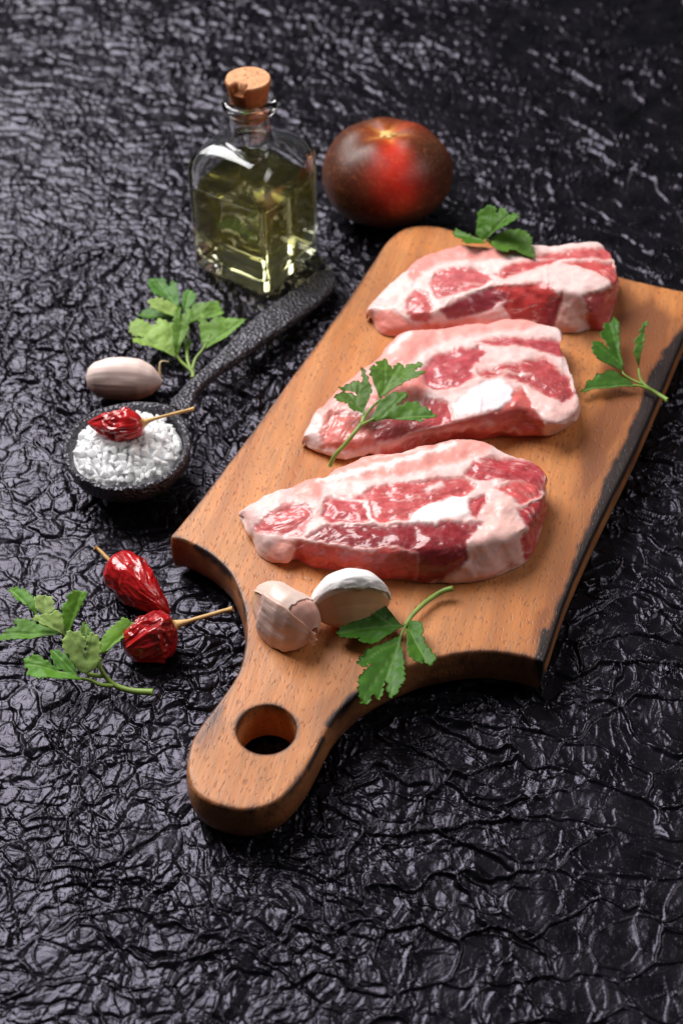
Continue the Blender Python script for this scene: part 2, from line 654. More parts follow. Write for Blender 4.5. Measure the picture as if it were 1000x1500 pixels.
# ------------------------------------------------------------------ chopping board
BA = W(245, 795, BT)[:2]
axis = W(594, 317, BT)[:2] - BA
axis2 = W(1030, 437, BT)[:2] - W(797, 966, BT)[:2]
axis = axis / np.linalg.norm(axis) + axis2 / np.linalg.norm(axis2)
axis /= np.linalg.norm(axis)
gdir = W(418, 990, BT) - W(390, 1068, BT)                # the grain runs slightly across the board's axis
ang = math.atan2(gdir[1], gdir[0]) - math.pi / 2
z7 = (230, 780, 2.222)
out_px = np.concatenate([
    Z(z7, [(45, 14), (58, 19), (85, 24), (125, 42), (180, 76), (235, 130), (265, 190), (283, 250), (290, 320), (280, 400), (255, 470), (200, 550), (140, 630), (106, 700),
           (98, 770), (118, 838), (170, 878), (250, 902), (330, 900), (400, 870), (460, 810), (505, 740), (545, 660), (585, 595), (650, 530), (720, 483),
           (800, 445), (880, 415), (1000, 392)]),
    np.array([(725, 955), (770, 962), (790, 967), (799, 960), (830, 869), (875, 767), (930, 655), (975, 553), (1003, 487), (1022, 447), (1018, 430), (990, 424), (945, 414),
              (905, 404), (800, 374), (700, 346), (665, 337), (640, 331), (612, 330), (588, 336), (566, 354), (545, 385), (500, 450), (430, 548), (350, 657), (300, 723), (264, 768), (253, 781)])])
out_w = WV(out_px, BT)[:, :2]
NB = 900
o2 = resample(out_w, NB, closed=True)
tan = np.roll(o2, -1, 0) - np.roll(o2, 1, 0)
tan /= np.linalg.norm(tan, axis=1)[:, None]
nrm = np.stack([tan[:, 1], -tan[:, 0]], 1)
area2 = 0.5 * np.sum(o2[:, 0] * np.roll(o2[:, 1], -1) - np.roll(o2[:, 0], -1) * o2[:, 1])
if area2 < 0:
    nrm = -nrm
for _ in range(6):
    nrm = (nrm + np.roll(nrm, 1, 0) + np.roll(nrm, -1, 0))
    nrm /= np.linalg.norm(nrm, axis=1)[:, None]
hc = W(390.5, 1068, BT)[:2]
hr = 0.0122
NH = 96
ht = np.linspace(0, 2 * np.pi, NH, endpoint=False)
hdir = np.stack([np.cos(ht), np.sin(ht)], 1)
# rings: (outset, z)
rb_ = 0.0015
dtan = np.roll(tan, -2, 0) - np.roll(tan, 2, 0)
stp = np.linalg.norm(np.roll(o2, -1, 0) - o2, axis=1)
curv = np.abs(dtan[:, 0] * nrm[:, 0] + dtan[:, 1] * nrm[:, 1]) / (4 * stp)
for _ in range(10):
    curv = np.maximum(curv, 0.25 * np.roll(curv, 1) + 0.5 * curv + 0.25 * np.roll(curv, -1))
bf = np.clip(0.6 / (curv * 0.0045 + 1e-9), 0.10, 1)[:, None]
for _ in range(12):
    bf = (bf + np.roll(bf, 1, 0) + np.roll(bf, -1, 0)) / 3
prof = [(-rb_ * (1 - math.sin(a)), BT - rb_ * (1 - math.cos(a))) for a in np.linspace(0, math.pi / 2, 5)]
prof += [(0.0006, BT * 0.70), (0.0009, BT * 0.5), (0.0006, BT * 0.3)]
prof += [(-0.004 * (1 - math.cos(a)), 0.0045 - 0.004 * math.sin(a)) for a in np.linspace(0, math.pi / 2, 4)]
rings = [np.concatenate([o2 + nrm * d * bf, np.full((NB, 1), zz_)], 1) for d, zz_ in prof]
hb = 0.0009
hprof = [(hb * (1 - math.sin(a)), BT - hb * (1 - math.cos(a))) for a in np.linspace(0, math.pi / 2, 4)] + [(0, BT * .6), (0, BT * .3), (0.0, 0.0005)]
hrings = [np.concatenate([hc + hdir * (hr + d), np.full((NH, 1), zz_)], 1) for d, zz_ in hprof]
top_outer, top_hole = rings[0][:, :2], hrings[0][:, :2]
sp = 0.0015
lo, hi = o2.min(0), o2.max(0)
gx, gy = np.meshgrid(np.arange(lo[0], hi[0], sp), np.arange(lo[1], hi[1], sp * 0.87))
gx = gx + (np.arange(gx.shape[0]) % 2)[:, None] * sp * 0.5
gp = np.stack([gx.ravel(), gy.ravel()], 1)
gp = gp[(poly_sd(gp, top_outer[::3]) > sp * 0.6)]
gp = gp[np.linalg.norm(gp - hc, axis=1) > hr + hb + sp * 0.6]
allp = np.concatenate([top_outer, top_hole, gp])
edges = [(k, (k + 1) % NB) for k in range(NB)] + [(NB + k, NB + (k + 1) % NH) for k in range(NH)]
vv, ee, ff, *_ = geometry.delaunay_2d_cdt([Vector(p) for p in allp], edges, [], 0, 1e-7)
tris = np.array([f for f in ff if len(f) == 3])
vv = np.array([tuple(v) for v in vv])
cen = vv[tris].mean(1)
keep = (poly_sd(cen, top_outer) > -1e-6) & (np.linalg.norm(cen - hc, axis=1) > hr + hb * 0.98)
tris = tris[keep]
Vb = [np.concatenate([vv, np.full((len(vv), 1), BT)], 1)]
ofs = len(vv)
pol = [tris]
ring_ids = [np.arange(NB)]
for r_ in rings[1:]:
    Vb.append(r_)
    ring_ids.append(np.arange(NB) + ofs)
    ofs += NB
hring_ids = [np.arange(NB, NB + NH)]
for r_ in hrings[1:]:
    Vb.append(r_)
    hring_ids.append(np.arange(NH) + ofs)
    ofs += NH
for a, b2 in zip(ring_ids[:-1], ring_ids[1:]):
    pol.append(np.stack([a, b2, np.roll(b2, -1), np.roll(a, -1)], 1))
for a, b2 in zip(hring_ids[:-1], hring_ids[1:]):
    pol.append(np.stack([a, np.roll(a, -1), np.roll(b2, -1), b2], 1))
Vb = np.concatenate(Vb)
# underside: ring between hole and outline closed by a triangulation of the two bottom rings
bo, bh = ring_ids[-1], hring_ids[-1]
vv2, _, ff2, oi, *_ = geometry.delaunay_2d_cdt([Vector(p) for p in np.concatenate([Vb[bo, :2], Vb[bh, :2]])], edges, [], 0, 1e-7)
ids = np.concatenate([bo, bh])
t2 = np.array([f for f in ff2 if len(f) == 3])
if len(vv2) == len(ids):
    c2_ = np.array([tuple(v) for v in vv2])[t2].mean(1)
    k2_ = (poly_sd(c2_, Vb[bo, :2]) > 0) & (np.linalg.norm(c2_ - hc, axis=1) > hr)
    pol.append(ids[t2[k2_]][:, ::-1])
if area2 < 0:
    for k in range(1, len(rings)):
        pol[k] = pol[k][:, ::-1]
# worn, slightly uneven top
Vb[:, 2] += np.where(Vb[:, 2] > BT - 1e-4, 0.00025 * fbm(Vb[:, :2], 30, 2, 31), 0)
# burn marks and stains as wear, plus shade painted on the side faces
Pp = proj(Vb)
top_like = Vb[:, 2] > BT - 0.004
z8 = (640, 400, 2.344)
burn = np.zeros(len(Vb))
band = Z(z8, [(860, 185), (800, 250), (745, 350), (705, 440), (680, 520), (625, 640), (575, 730), (545, 830), (505, 930), (462, 1030), (430, 1120), (395, 1230), (345, 1320), (350, 1400), (420, 1340),
              (440, 1230), (480, 1090), (535, 970), (590, 870), (640, 790), (690, 640), (740, 500), (800, 400), (900, 260)])
sd = poly_sd(Pp, band) + 4 + 5 * fbm(Vb[:, :2], 160, 3, 41)
burn = np.maximum(burn, sstep(-7, 6, sd) * 1.0 * top_like)
d_edge = -poly_sd(Vb[:, :2], o2[::4])
along = fbm(Vb[:, :2], 28, 3, 43)
edge = np.exp(-np.abs(d_edge + 0.0006) / 0.0012) * top_like
burn = np.maximum(burn, edge * np.clip(0.62 + 0.5 * along, 0, 1))
for ln, wdt, amt in [
    (Z(z7, [(125, 45), (170, 72), (215, 108), (240, 140)]), 5, 0.95), (Z(z7, [(560, 625), (590, 585), (635, 535), (660, 520)]), 5.5, 1.0),
    (Z(z7, [(490, 765), (515, 720), (540, 670)]), 4, 0.85), (Z(z7, [(215, 565), (165, 635), (130, 680)]), 6, 0.45),
    (np.array([(797, 925), (790, 965), (795, 1000)]), 6, 1.0), (Z((230, 780, 2.222), [(180, 888), (300, 908), (400, 880), (470, 800)]), 2.5, 0.6)]:
    d = line_d(Pp, ln)
    burn = np.maximum(burn, amt * np.exp(-(d / wdt) ** 2))
hd = np.abs(np.linalg.norm(Vb[:, :2] - hc, axis=1) - hr - 0.0004)
burn = np.maximum(burn, 0.62 * np.exp(-(hd / 0.0008) ** 2) * (Vb[:, 2] > BT - 0.002))
# dark streaks on the right-hand side face
cl = Vb[:, 0] * (-math.sin(ang)) + Vb[:, 1] * math.cos(ang)
cr = Vb[:, 0] * math.cos(ang) + Vb[:, 1] * math.sin(ang)
nright = poly_sd(Pp, np.array([(790, 950), (860, 760), (1000, 430), (1100, 430), (1100, 1100), (797, 1100)])) > 0
side = (Vb[:, 2] < BT - 0.003) & (poly_sd(Vb[:, :2], o2[::4]) < 0.004)
burn = np.maximum(burn, np.where(side, np.clip(np.where(nright, 0.05, 0.22) + 0.42 * fbm(np.stack([cl * 0.25, cr, Vb[:, 2] * 3], 1), 90, 3, 47), 0, 1), 0))
stain_shade = np.zeros(len(Vb))
for poly, amt in [(Z(z8, [(600, 130), (730, 90), (840, 150), (790, 320), (720, 420), (660, 520), (580, 680), (500, 790), (490, 620), (560, 420), (580, 280)]), 0.95),
                  (Z(z8, [(480, 60), (640, 50), (720, 110), (660, 240), (560, 280), (440, 200)]), 0.6),
                  (Z(z8, [(330, 1160), (390, 1150), (370, 1250), (320, 1290)]), 0.8), (Z(z8, [(480, 720), (520, 740), (490, 770), (450, 780)]), 0.5),
                  (Z(z7, [(130, 640), (210, 560), (230, 620), (190, 700), (120, 740)]), 0.7), (Z(z7, [(520, 560), (590, 520), (560, 620), (500, 700), (470, 700)]), 0.5)]:
    s_ = poly_sd(Pp, poly) + 12 * fbm(np.stack([cl * 0.3, cr], 1), 160, 3, 51)
    stain_shade = np.maximum(stain_shade, amt * sstep(-10, 14, s_) * top_like)
stain_shade = np.maximum(stain_shade, 0.75 * sstep(-42, 2, poly_sd(Pp, band) + 16 * fbm(np.stack([cl * 0.25, cr], 1), 150, 3, 57)) * top_like)
stain_shade = np.maximum(stain_shade, np.where(side, np.where(nright, 0.25, 0.62) + 0.3 * fbm(Vb, 70, 2, 53), 0))  # side faces darkened in colour as shade, least on the lit right side
bc = np.array([*o2.mean(0), 0.0])
Rm = np.array([[math.cos(-ang), -math.sin(-ang)], [math.sin(-ang), math.cos(-ang)]])
Vl = Vb - bc
Vl[:, :2] = Vl[:, :2] @ Rm.T
board = link('chopping_board', mesh_of('chopping_board', Vl, pol, None, {'burn': burn, 'stain_shade': stain_shade}), M_wood)
board.location = bc
board.rotation_euler = (0, 0, ang)
tag(board, 'beech chopping board with a holed handle and scorched dark edges, on the black table', 'chopping board')

# ------------------------------------------------------------------ pork slices
nt = M_pork.node_tree
wa = col_attr(nt, 'wet')
wm = nd(nt, 'ShaderNodeMath', _operation='MULTIPLY_ADD')
nt.links.new(wa.outputs['Fac'], wm.inputs[0])
wm.inputs[1].default_value, wm.inputs[2].default_value = 0.45, 0.12
nt.links.new(wm.outputs[0], nt.nodes['Principled BSDF'].inputs['Coat Weight'])
FAT, PINK = (229, 200, 196), (233, 170, 162)


def slab(name, zoom, upper, crest, lower, hB, hC, paint, label, seed, back=0.010, lines=()):
    ns, nB, nC, nD = 300, 14, 110, 46
    up, cr_, lw = (Z(zoom, q) for q in (upper, crest, lower))
    s = np.linspace(0, 1, ns)
    hb_ = np.interp(s, [q[0] for q in hB], [q[1] for q in hB])
    hc_ = np.interp(s, [q[0] for q in hC], [q[1] for q in hC])
    B = WV(resample(up, ns), BT + hb_)
    B[:, 1] += 0.0011 * fbm(np.stack([s * 30, s * 0 + seed], 1), 1.0, 3, seed + 71)
    B[:, 2] += 0.0012 * fbm(np.stack([s * 18, s * 0 + seed], 1), 1.0, 3, seed + 72)
    C = WV(resample(cr_, ns), BT + hc_)
    D = WV(resample(lw, ns), BT + 0.0006)
    jit = fbm(np.stack([s * 16, s * 0 + seed], 1), 1.0, 3, seed + 70) * 0.0016 * np.sin(np.pi * np.clip(s, 0.03, 0.97)) ** 0.5
    D[:, 1] += jit
    away = B - C
    away[:, 2] = 0
    away /= np.linalg.norm(away, axis=1)[:, None] + 1e-9
    A = B.copy()
    A[:, :2] += away[:, :2] * 0.001
    A[:, 2] = BT + 0.0006
    tb, tc_, td = np.linspace(0, 1, nB), np.linspace(0, 1, nC), np.linspace(0, 1, nD)
    rowAB = A[:, None] + (B - A)[:, None] * tb[None, :-1, None]
    rowBC = B[:, None] + (C - B)[:, None] * tc_[None, :-1, None]
    rowCD = C[:, None] + (D - C)[:, None] * td[None, :, None]
    # gentle crown on the top face, bulge on the front face
    rowBC[:, :, 2] += 0.0016 * np.sin(np.pi * tc_[None, :-1])
    fn = np.cross(D - C, np.array([1.0, 0, 0]))
    rowCD[:, :, 1] -= 0.0016 * np.sin(np.pi * td[None, :])
    G = np.concatenate([rowAB, rowBC, rowCD], 1)
    nr = G.shape[1]
    for _ in range(22):                                  # round the edges
        G[:, 1:-1] = 0.25 * G[:, :-2] + 0.5 * G[:, 1:-1] + 0.25 * G[:, 2:]
    for _ in range(6):
        G[1:-1] = 0.25 * G[:-2] + 0.5 * G[1:-1] + 0.25 * G[2:]
    # close the ends: rows shrink towards a rounded cap
    V = G.reshape(-1, 3)
    nV = len(V)
    c0, c1_ = G[0].mean(0), G[-1].mean(0)
    d0 = (G[0] - G[6]).mean(0)
    d1 = (G[-1] - G[-7]).mean(0)
    V = np.concatenate([V, [c0 + d0 * 0.3, c1_ + d1 * 0.3]])
    q = grid_faces(ns, nr, False)
    t0 = np.stack([np.full(nr - 1, nV), np.arange(nr - 1), np.arange(1, nr)], 1)
    e = (ns - 1) * nr
    t1 = np.stack([np.full(nr - 1, nV + 1), e + np.arange(1, nr), e + np.arange(nr - 1)], 1)
    N = vnormals(V, [q, t0, t1])
    if N[:nV].reshape(ns, nr, 3)[ns // 2, nB + nC // 2, 2] < 0:
        q, t0, t1 = q[:, ::-1], t0[:, ::-1], t1[:, ::-1]
        N = -N
    Pz = proj(V)
    Pz = np.stack([(Pz[:, 0] - zoom[0]) * zoom[2], (Pz[:, 1] - zoom[1]) * zoom[2]], 1)
    warp = np.stack([fbm(V, 170, 3, seed), fbm(V, 170, 3, seed + 1)], 1) * 7 + np.stack([fbm(V, 520, 3, seed + 2), fbm(V, 520, 3, seed + 3)], 1) * 5
    Pw = Pz + warp
    fatn = fbm(V, 130, 3, seed + 5)
    colr = lin(FAT)[None] * (1 + 0.05 * fatn[:, None]) * np.where(fatn > 0.25, 1, 1)[:, None]
    blush = sstep(0.0, 0.6, fbm(V, 170, 3, seed + 6))[:, None] * 0.45
    colr = colr * (1 - blush) + lin((222, 154, 150)) * blush
    lab = np.zeros(len(V), int)
    wet = np.zeros(len(V))
    hgt = 0.0003 * np.ones(len(V))
    grain = fbm(np.stack([V[:, 0] * 0.35 + V[:, 1] * 0.2, V[:, 1], V[:, 2]], 1), 900, 2, seed + 7)
    marb = fbm(V, 420, 4, seed + 8)
    su = np.concatenate([np.repeat(s, nr), [0, 1]]) * 0.15
    tl = np.concatenate([np.zeros((ns, 1)), np.cumsum(np.linalg.norm(np.diff(G, axis=1), axis=2), 1)], 1).ravel()
    tl = np.concatenate([tl, [0, 0]])
    wob = 0.004 * fbm(V, 60, 2, seed + 90)
    fib = fbm(np.stack([su * 95, (tl + wob) * 900], 1), 1.0, 3, seed + 91)
    fib2 = fbm(np.stack([su * 260, (tl + wob) * 2100], 1), 1.0, 2, seed + 92)
    strand = np.exp(-(fbm(np.stack([su * 60, (tl + wob) * 420], 1), 1.0, 2, seed + 93) / 0.05) ** 2)
    dm = np.full(len(V), 60.0)
    for kind, poly, c, soft in paint:
        if kind == 'muscle':
            dm = np.minimum(dm, np.maximum(-poly_sd(Pw, poly), 0))
    near = (np.exp(-dm / 7.0) * (0.55 + 0.3 * fatn))[:, None]
    colr = colr * (1 - near) + lin((222, 148, 140)) * near
    for k, (kind, poly, c, soft) in enumerate(paint):
        sd = poly_sd(Pw, poly)
        w = sstep(-soft * 1.5, soft * 1.5, sd)
        cc = np.repeat(lin(c)[None], len(V), 0)
        if kind == 'muscle':
            var = 1 + 0.16 * fbm(V, 190, 3, seed + 20 + k) + 0.12 * grain
            cc = cc * np.array([0.97, 0.86, 0.84]) * var[:, None]
            cc = cc * (1 + 0.22 * fib + 0.14 * fib2)[:, None]
            stw = (strand * sstep(-0.05, 0.4, fbm(V, 120, 2, seed + 94 + k)))[:, None] * 0.7
            cc = cc * (1 - stw) + lin((236, 184, 178)) * stw
            m = (np.exp(-(marb / 0.035) ** 2) * sstep(-0.1, 0.35, fbm(V, 150, 2, seed + 9 + k)))[:, None] * 0.42
            cc = cc * (1 - 0.6 * m) + lin((216, 150, 144)) * 0.6 * m
            rim = np.exp(-(sd / 6) ** 2)[:, None] * 0.12
            cc = cc * (1 - rim) + lin((214, 120, 116)) * rim
            dk = sstep(0.1, 0.6, -fbm(V, 260, 3, seed + 40 + k))[:, None] * 0.22
            cc = cc * (1 - dk) + cc * np.array([0.62, 0.42, 0.46]) * dk
            hk = -0.0005 + 0.0007 * sstep(0, 40, sd) + 0.00016 * fib + 0.00008 * fib2
        else:
            cc = cc * (1 + 0.06 * fatn[:, None]) * (np.array([0.97, 0.80, 0.77]) if kind == 'pink' else 1)
            if kind == 'fat':
                cc = cc * (1 - blush * .6) + lin((224, 158, 152)) * blush * .6
            hk = 0.0004 + 0.0009 * sstep(0, 45, sd)
        colr = colr * (1 - w[:, None]) + cc * w[:, None]
        hgt = hgt * (1 - w) + hk * w
        wet = wet * (1 - w) + (1.0 if kind == 'muscle' else 0.0) * w
        lab[sd > 0] = k + 1
    for ln, wd, c, amt in lines:
        w = amt * np.exp(-(line_d(Pw, ln) / wd) ** 2)[:, None]
        colr = colr * (1 - w) + lin(c) * w
        hgt = hgt + 0.0003 * w[:, 0]
    # thin pale seams between the muscles
    lump = 0.0011 * fbm(V, 90, 2, seed + 60) + 0.0008 * fbm(V, 150, 2, seed + 61) + 0.00012 * fbm(V, 600, 2, seed + 62)
    frontness = sstep(0.3, -0.3, N[:, 2])
    lump = lump * (1 + 0.6 * frontness) + frontness * (0.0020 * fbm(V * np.array([1, 1, 0.35]), 70, 3, seed + 64) + 0.0011 * np.clip(1 - 3 * np.abs(fbm(V * np.array([1, 0.6, 0.45]), 120, 2, seed + 65)), 0, 1))
    for k, (kind, poly, c, soft) in enumerate(paint):
        if kind == 'bone':
            lump = lump * (1 - 0.75 * sstep(-10, 10, poly_sd(Pw, poly)))
    zrel = np.clip((V[:, 2] - BT) / 0.004, 0, 1)
    V = V + N * ((hgt + lump) * zrel)[:, None]
    N2 = vnormals(V, [q, t0, t1])
    root = thing(name, [V[:, 0].mean(), V[:, 1].mean(), BT], label, 'pork', 'raw pork slices on the board')
    # split into parts: each lean or fat region a mesh of its own
    faces = [q, t0, t1]
    flab = [np.array([np.bincount(r, minlength=len(paint) + 1).argmax() for r in lab[f_]]) if len(f_) < 1000 else np.max(lab[f_], 1) for f_ in faces]
    names = ['fat_layer'] + [{'muscle': 'lean_muscle', 'fat': 'fat_seam', 'bone': 'cartilage', 'pink': 'outer_layer'}[p_[0]] for p_ in paint]
    # one part per connected region: smaller scraps join the fat round them
    flat = np.concatenate([np.concatenate([f_[:, [0, 1, 2]], f_[:, [-1]]], 1) for f_ in faces])
    lab_f = np.concatenate(flab)
    for k in range(1, len(paint) + 1):
        idx = np.nonzero(lab_f == k)[0]
        if not len(idx):
            continue
        comp = np.arange(len(V))
        fv = flat[idx]
        while True:
            m_ = comp[fv].min(1)
            new = comp.copy()
            for j in range(4):
                np.minimum.at(new, fv[:, j], m_)
            new = new[new]
            if (new == comp).all():
                break
            comp = new
        cid, inv, cnt = np.unique(comp[fv[:, 0]], return_inverse=True, return_counts=True)
        best = cnt.argmax()
        for j in range(len(cid)):
            if j == best:
                continue
            if cnt[j] < 250:
                lab_f[idx[inv == j]] = 0
            else:
                lab_f[idx[inv == j]] = len(names)
                names.append(names[k])
    cuts = np.cumsum([len(f_) for f_ in faces])[:-1]
    flab = np.split(lab_f, cuts)
    counts = np.bincount(lab_f, minlength=len(names))
    rl = np.array(root.location)
    for k in range(len(names)):
        if counts[k] == 0:
            continue
        sub = [f_[fl == k] for f_, fl in zip(faces, flab)]
        used = np.unique(np.concatenate([s_.ravel() for s_ in sub]))
        remap = np.full(len(V), -1)
        remap[used] = np.arange(len(used))
        me = mesh_of(names[k], V[used] - rl, [remap[s_] for s_ in sub if len(s_)], np.clip(colr[used], 0, 1), {'wet': wet[used]})
        me.normals_split_custom_set_from_vertices([tuple(n_) for n_ in N2[used]])
        link(names[k], me, M_pork, root)
    return root


z2, z3, z4 = (340, 620, 2.0), (420, 450, 2.222), (520, 290, 2.439)
slab('pork_slice', z2,
     [(26, 256), (100, 212), (190, 180), (250, 160), (310, 130), (400, 95), (490, 85), (560, 65), (640, 48), (720, 50), (790, 70), (850, 95), (900, 125), (918, 155), (916, 200)],
     [(34, 270), (75, 318), (130, 335), (190, 340), (260, 350), (410, 370), (520, 372), (600, 365), (690, 352), (770, 335), (840, 318), (890, 280), (918, 235)],
     [(40, 285), (62, 345), (78, 385), (120, 408), (180, 402), (240, 422), (330, 440), (400, 446), (470, 457), (540, 461), (620, 470), (700, 466), (780, 446), (850, 416), (884, 375), (905, 310), (920, 265)],
     [(0, .006), (.12, .013), (.4, .016), (.8, .018), (1, .016)], [(0, .005), (.1, .011), (.25, .016), (.6, .020), (.9, .019), (1, .012)],
     [('pink', [(170, 215), (180, 150), (260, 120), (400, 60), (490, 50), (560, 30), (640, 10), (725, 20), (770, 62), (740, 90), (650, 115), (560, 140), (480, 155), (400, 162), (330, 165), (265, 180), (258, 222), (215, 232)], (233, 172, 164), 6),
      ('pink', [(88, 392), (125, 345), (182, 342), (184, 420), (120, 430)], (232, 182, 172), 8),
      ('muscle', [(680, 150), (710, 108), (760, 98), (830, 106), (890, 118), (950, 130), (950, 200), (918, 196), (850, 172), (780, 165), (720, 160)], (178, 66, 74), 5),
      ('muscle', [(385, 205), (420, 185), (520, 175), (600, 162), (680, 158), (712, 175), (690, 205), (640, 212), (560, 240), (520, 275), (440, 292), (410, 280), (402, 240)], (198, 92, 94), 5),
      ('muscle', [(262, 268), (275, 222), (330, 212), (385, 208), (398, 245), (405, 285), (360, 292), (290, 298)], (186, 78, 84), 5),
      ('muscle', [(66, 306), (110, 265), (160, 240), (210, 236), (236, 260), (222, 290), (195, 330), (140, 325), (75, 320)], (206, 104, 106), 6),
      ('muscle', [(770, 188), (830, 172), (900, 180), (910, 208), (845, 235), (800, 205)], (205, 92, 92), 5),
      ('muscle', [(690, 225), (740, 205), (752, 230), (718, 275), (692, 262)], (190, 76, 82), 5),
      ('muscle', [(832, 250), (870, 235), (945, 205), (950, 280), (905, 305), (870, 312), (850, 282)], (172, 52, 60), 5),
      ('muscle', [(215, 335), (270, 302), (350, 295), (450, 300), (520, 290), (600, 290), (680, 288), (742, 285), (702, 330), (688, 352), (690, 400), (650, 440), (600, 470), (540, 470), (545, 380), (450, 362), (410, 372), (300, 352)], (142, 42, 50), 5),
      ('muscle', [(186, 345), (260, 352), (410, 378), (450, 366), (545, 384), (540, 470), (470, 470), (400, 460), (240, 440), (178, 405)], (188, 82, 78), 5),
      ('fat', [(690, 402), (700, 340), (742, 290), (736, 240), (790, 205), (830, 240), (832, 280), (870, 312), (842, 340), (852, 410), (780, 460), (620, 485), (630, 450), (660, 430)], (230, 186, 178), 7),
      ('muscle', [(842, 340), (885, 300), (905, 300), (895, 380), (856, 405)], (186, 72, 76), 5),
      ('bone', [(520, 275), (560, 245), (640, 215), (690, 215), (692, 262), (600, 288), (520, 292)], (250, 236, 234), 6)],
     'nearest pork belly slice, whole and uncovered, beside the garlic cloves', 100,
     lines=[([(250, 172), (400, 138), (520, 112), (650, 66)], 8, (250, 232, 228), 0.9), ([(415, 110), (480, 96), (560, 82)], 4, (244, 214, 208), 0.6), ([(300, 212), (385, 232), (410, 290)], 6, (246, 222, 218), 0.8),
            ([(572, 196), (615, 180)], 9, (246, 214, 210), 0.85), ([(275, 297), (410, 293), (520, 288)], 4, (240, 200, 196), 0.7)])
slab('pork_slice', z3,
     [(56, 420), (88, 358), (130, 310), (170, 262), (230, 215), (300, 160), (340, 110), (400, 75), (480, 68), (560, 55), (650, 48), (720, 38), (790, 40), (850, 55), (886, 74), (890, 120), (908, 170), (912, 215)],
     [(60, 432), (110, 440), (190, 440), (260, 432), (330, 422), (440, 398), (530, 375), (640, 352), (720, 330), (790, 330), (850, 372), (900, 372), (945, 330), (945, 290)],
     [(66, 445), (75, 460), (110, 472), (190, 494), (260, 480), (330, 490), (400, 465), (480, 445), (560, 432), (640, 428), (720, 418), (790, 418), (850, 405), (900, 390), (942, 366), (952, 335)],
     [(0, .007), (.15, .012), (.5, .015), (1, .015)], [(0, .005), (.1, .010), (.3, .015), (.6, .019), (.85, .017), (1, .013)],
     [('pink', [(98, 345), (170, 230), (280, 150), (350, 80), (480, 40), (600, 20), (720, 0), (800, 10), (830, 58), (770, 75), (640, 85), (560, 98), (480, 122), (430, 162), (380, 205), (300, 245), (230, 290), (170, 350), (130, 390)], (232, 174, 168), 7),
      ('pink', [(250, 305), (350, 240), (440, 215), (455, 260), (440, 300), (350, 330), (260, 355)], (226, 150, 144), 8),
      ('muscle', [(610, 112), (700, 100), (800, 104), (896, 112), (908, 165), (850, 146), (760, 126), (680, 123)], (178, 76, 84), 5),
      ('muscle', [(438, 205), (480, 160), (560, 135), (630, 128), (650, 145), (600, 200), (612, 225), (560, 260), (490, 270), (450, 250)], (182, 80, 88), 5),
      ('muscle', [(620, 212), (680, 195), (760, 180), (840, 158), (885, 200), (915, 235), (940, 280), (900, 312), (850, 290), (780, 250), (700, 225), (640, 232)], (178, 76, 80), 6),
      ('muscle', [(108, 405), (150, 340), (200, 345), (235, 345), (300, 390), (285, 445), (200, 462), (115, 462)], (216, 124, 116), 7),
      ('muscle', [(280, 380), (330, 360), (430, 345), (450, 298), (520, 305), (535, 340), (545, 372), (440, 398), (330, 432), (290, 432)], (180, 78, 82), 6),
      ('muscle', [(690, 328), (730, 272), (770, 258), (795, 310), (835, 375), (830, 420), (720, 430), (640, 440), (560, 440), (480, 460), (330, 500), (300, 452), (340, 436), (450, 404), (560, 374), (640, 352)], (204, 104, 98), 6),
      ('fat', [(770, 252), (850, 298), (900, 312), (946, 290), (960, 340), (935, 385), (880, 392), (850, 374), (800, 305)], (234, 190, 184), 6),
      ('bone', [(540, 322), (580, 290), (640, 245), (700, 240), (732, 265), (726, 302), (690, 330), (620, 346), (560, 350)], (240, 228, 232), 4)],
     'middle pork belly slice with an oval white cartilage, topped by a parsley sprig', 200,
     lines=[([(625, 262), (632, 300), (628, 342)], 3, (222, 190, 196), 0.7), ([(660, 205), (720, 215), (790, 225)], 5, (236, 190, 184), 0.6), ([(300, 452), (420, 425), (560, 395), (660, 375)], 9, (236, 182, 174), 0.7),
            ([(700, 402), (740, 390), (760, 408)], 6, (236, 190, 180), 0.7), ([(340, 150), (400, 88)], 10, (250, 232, 228), 0.8)])
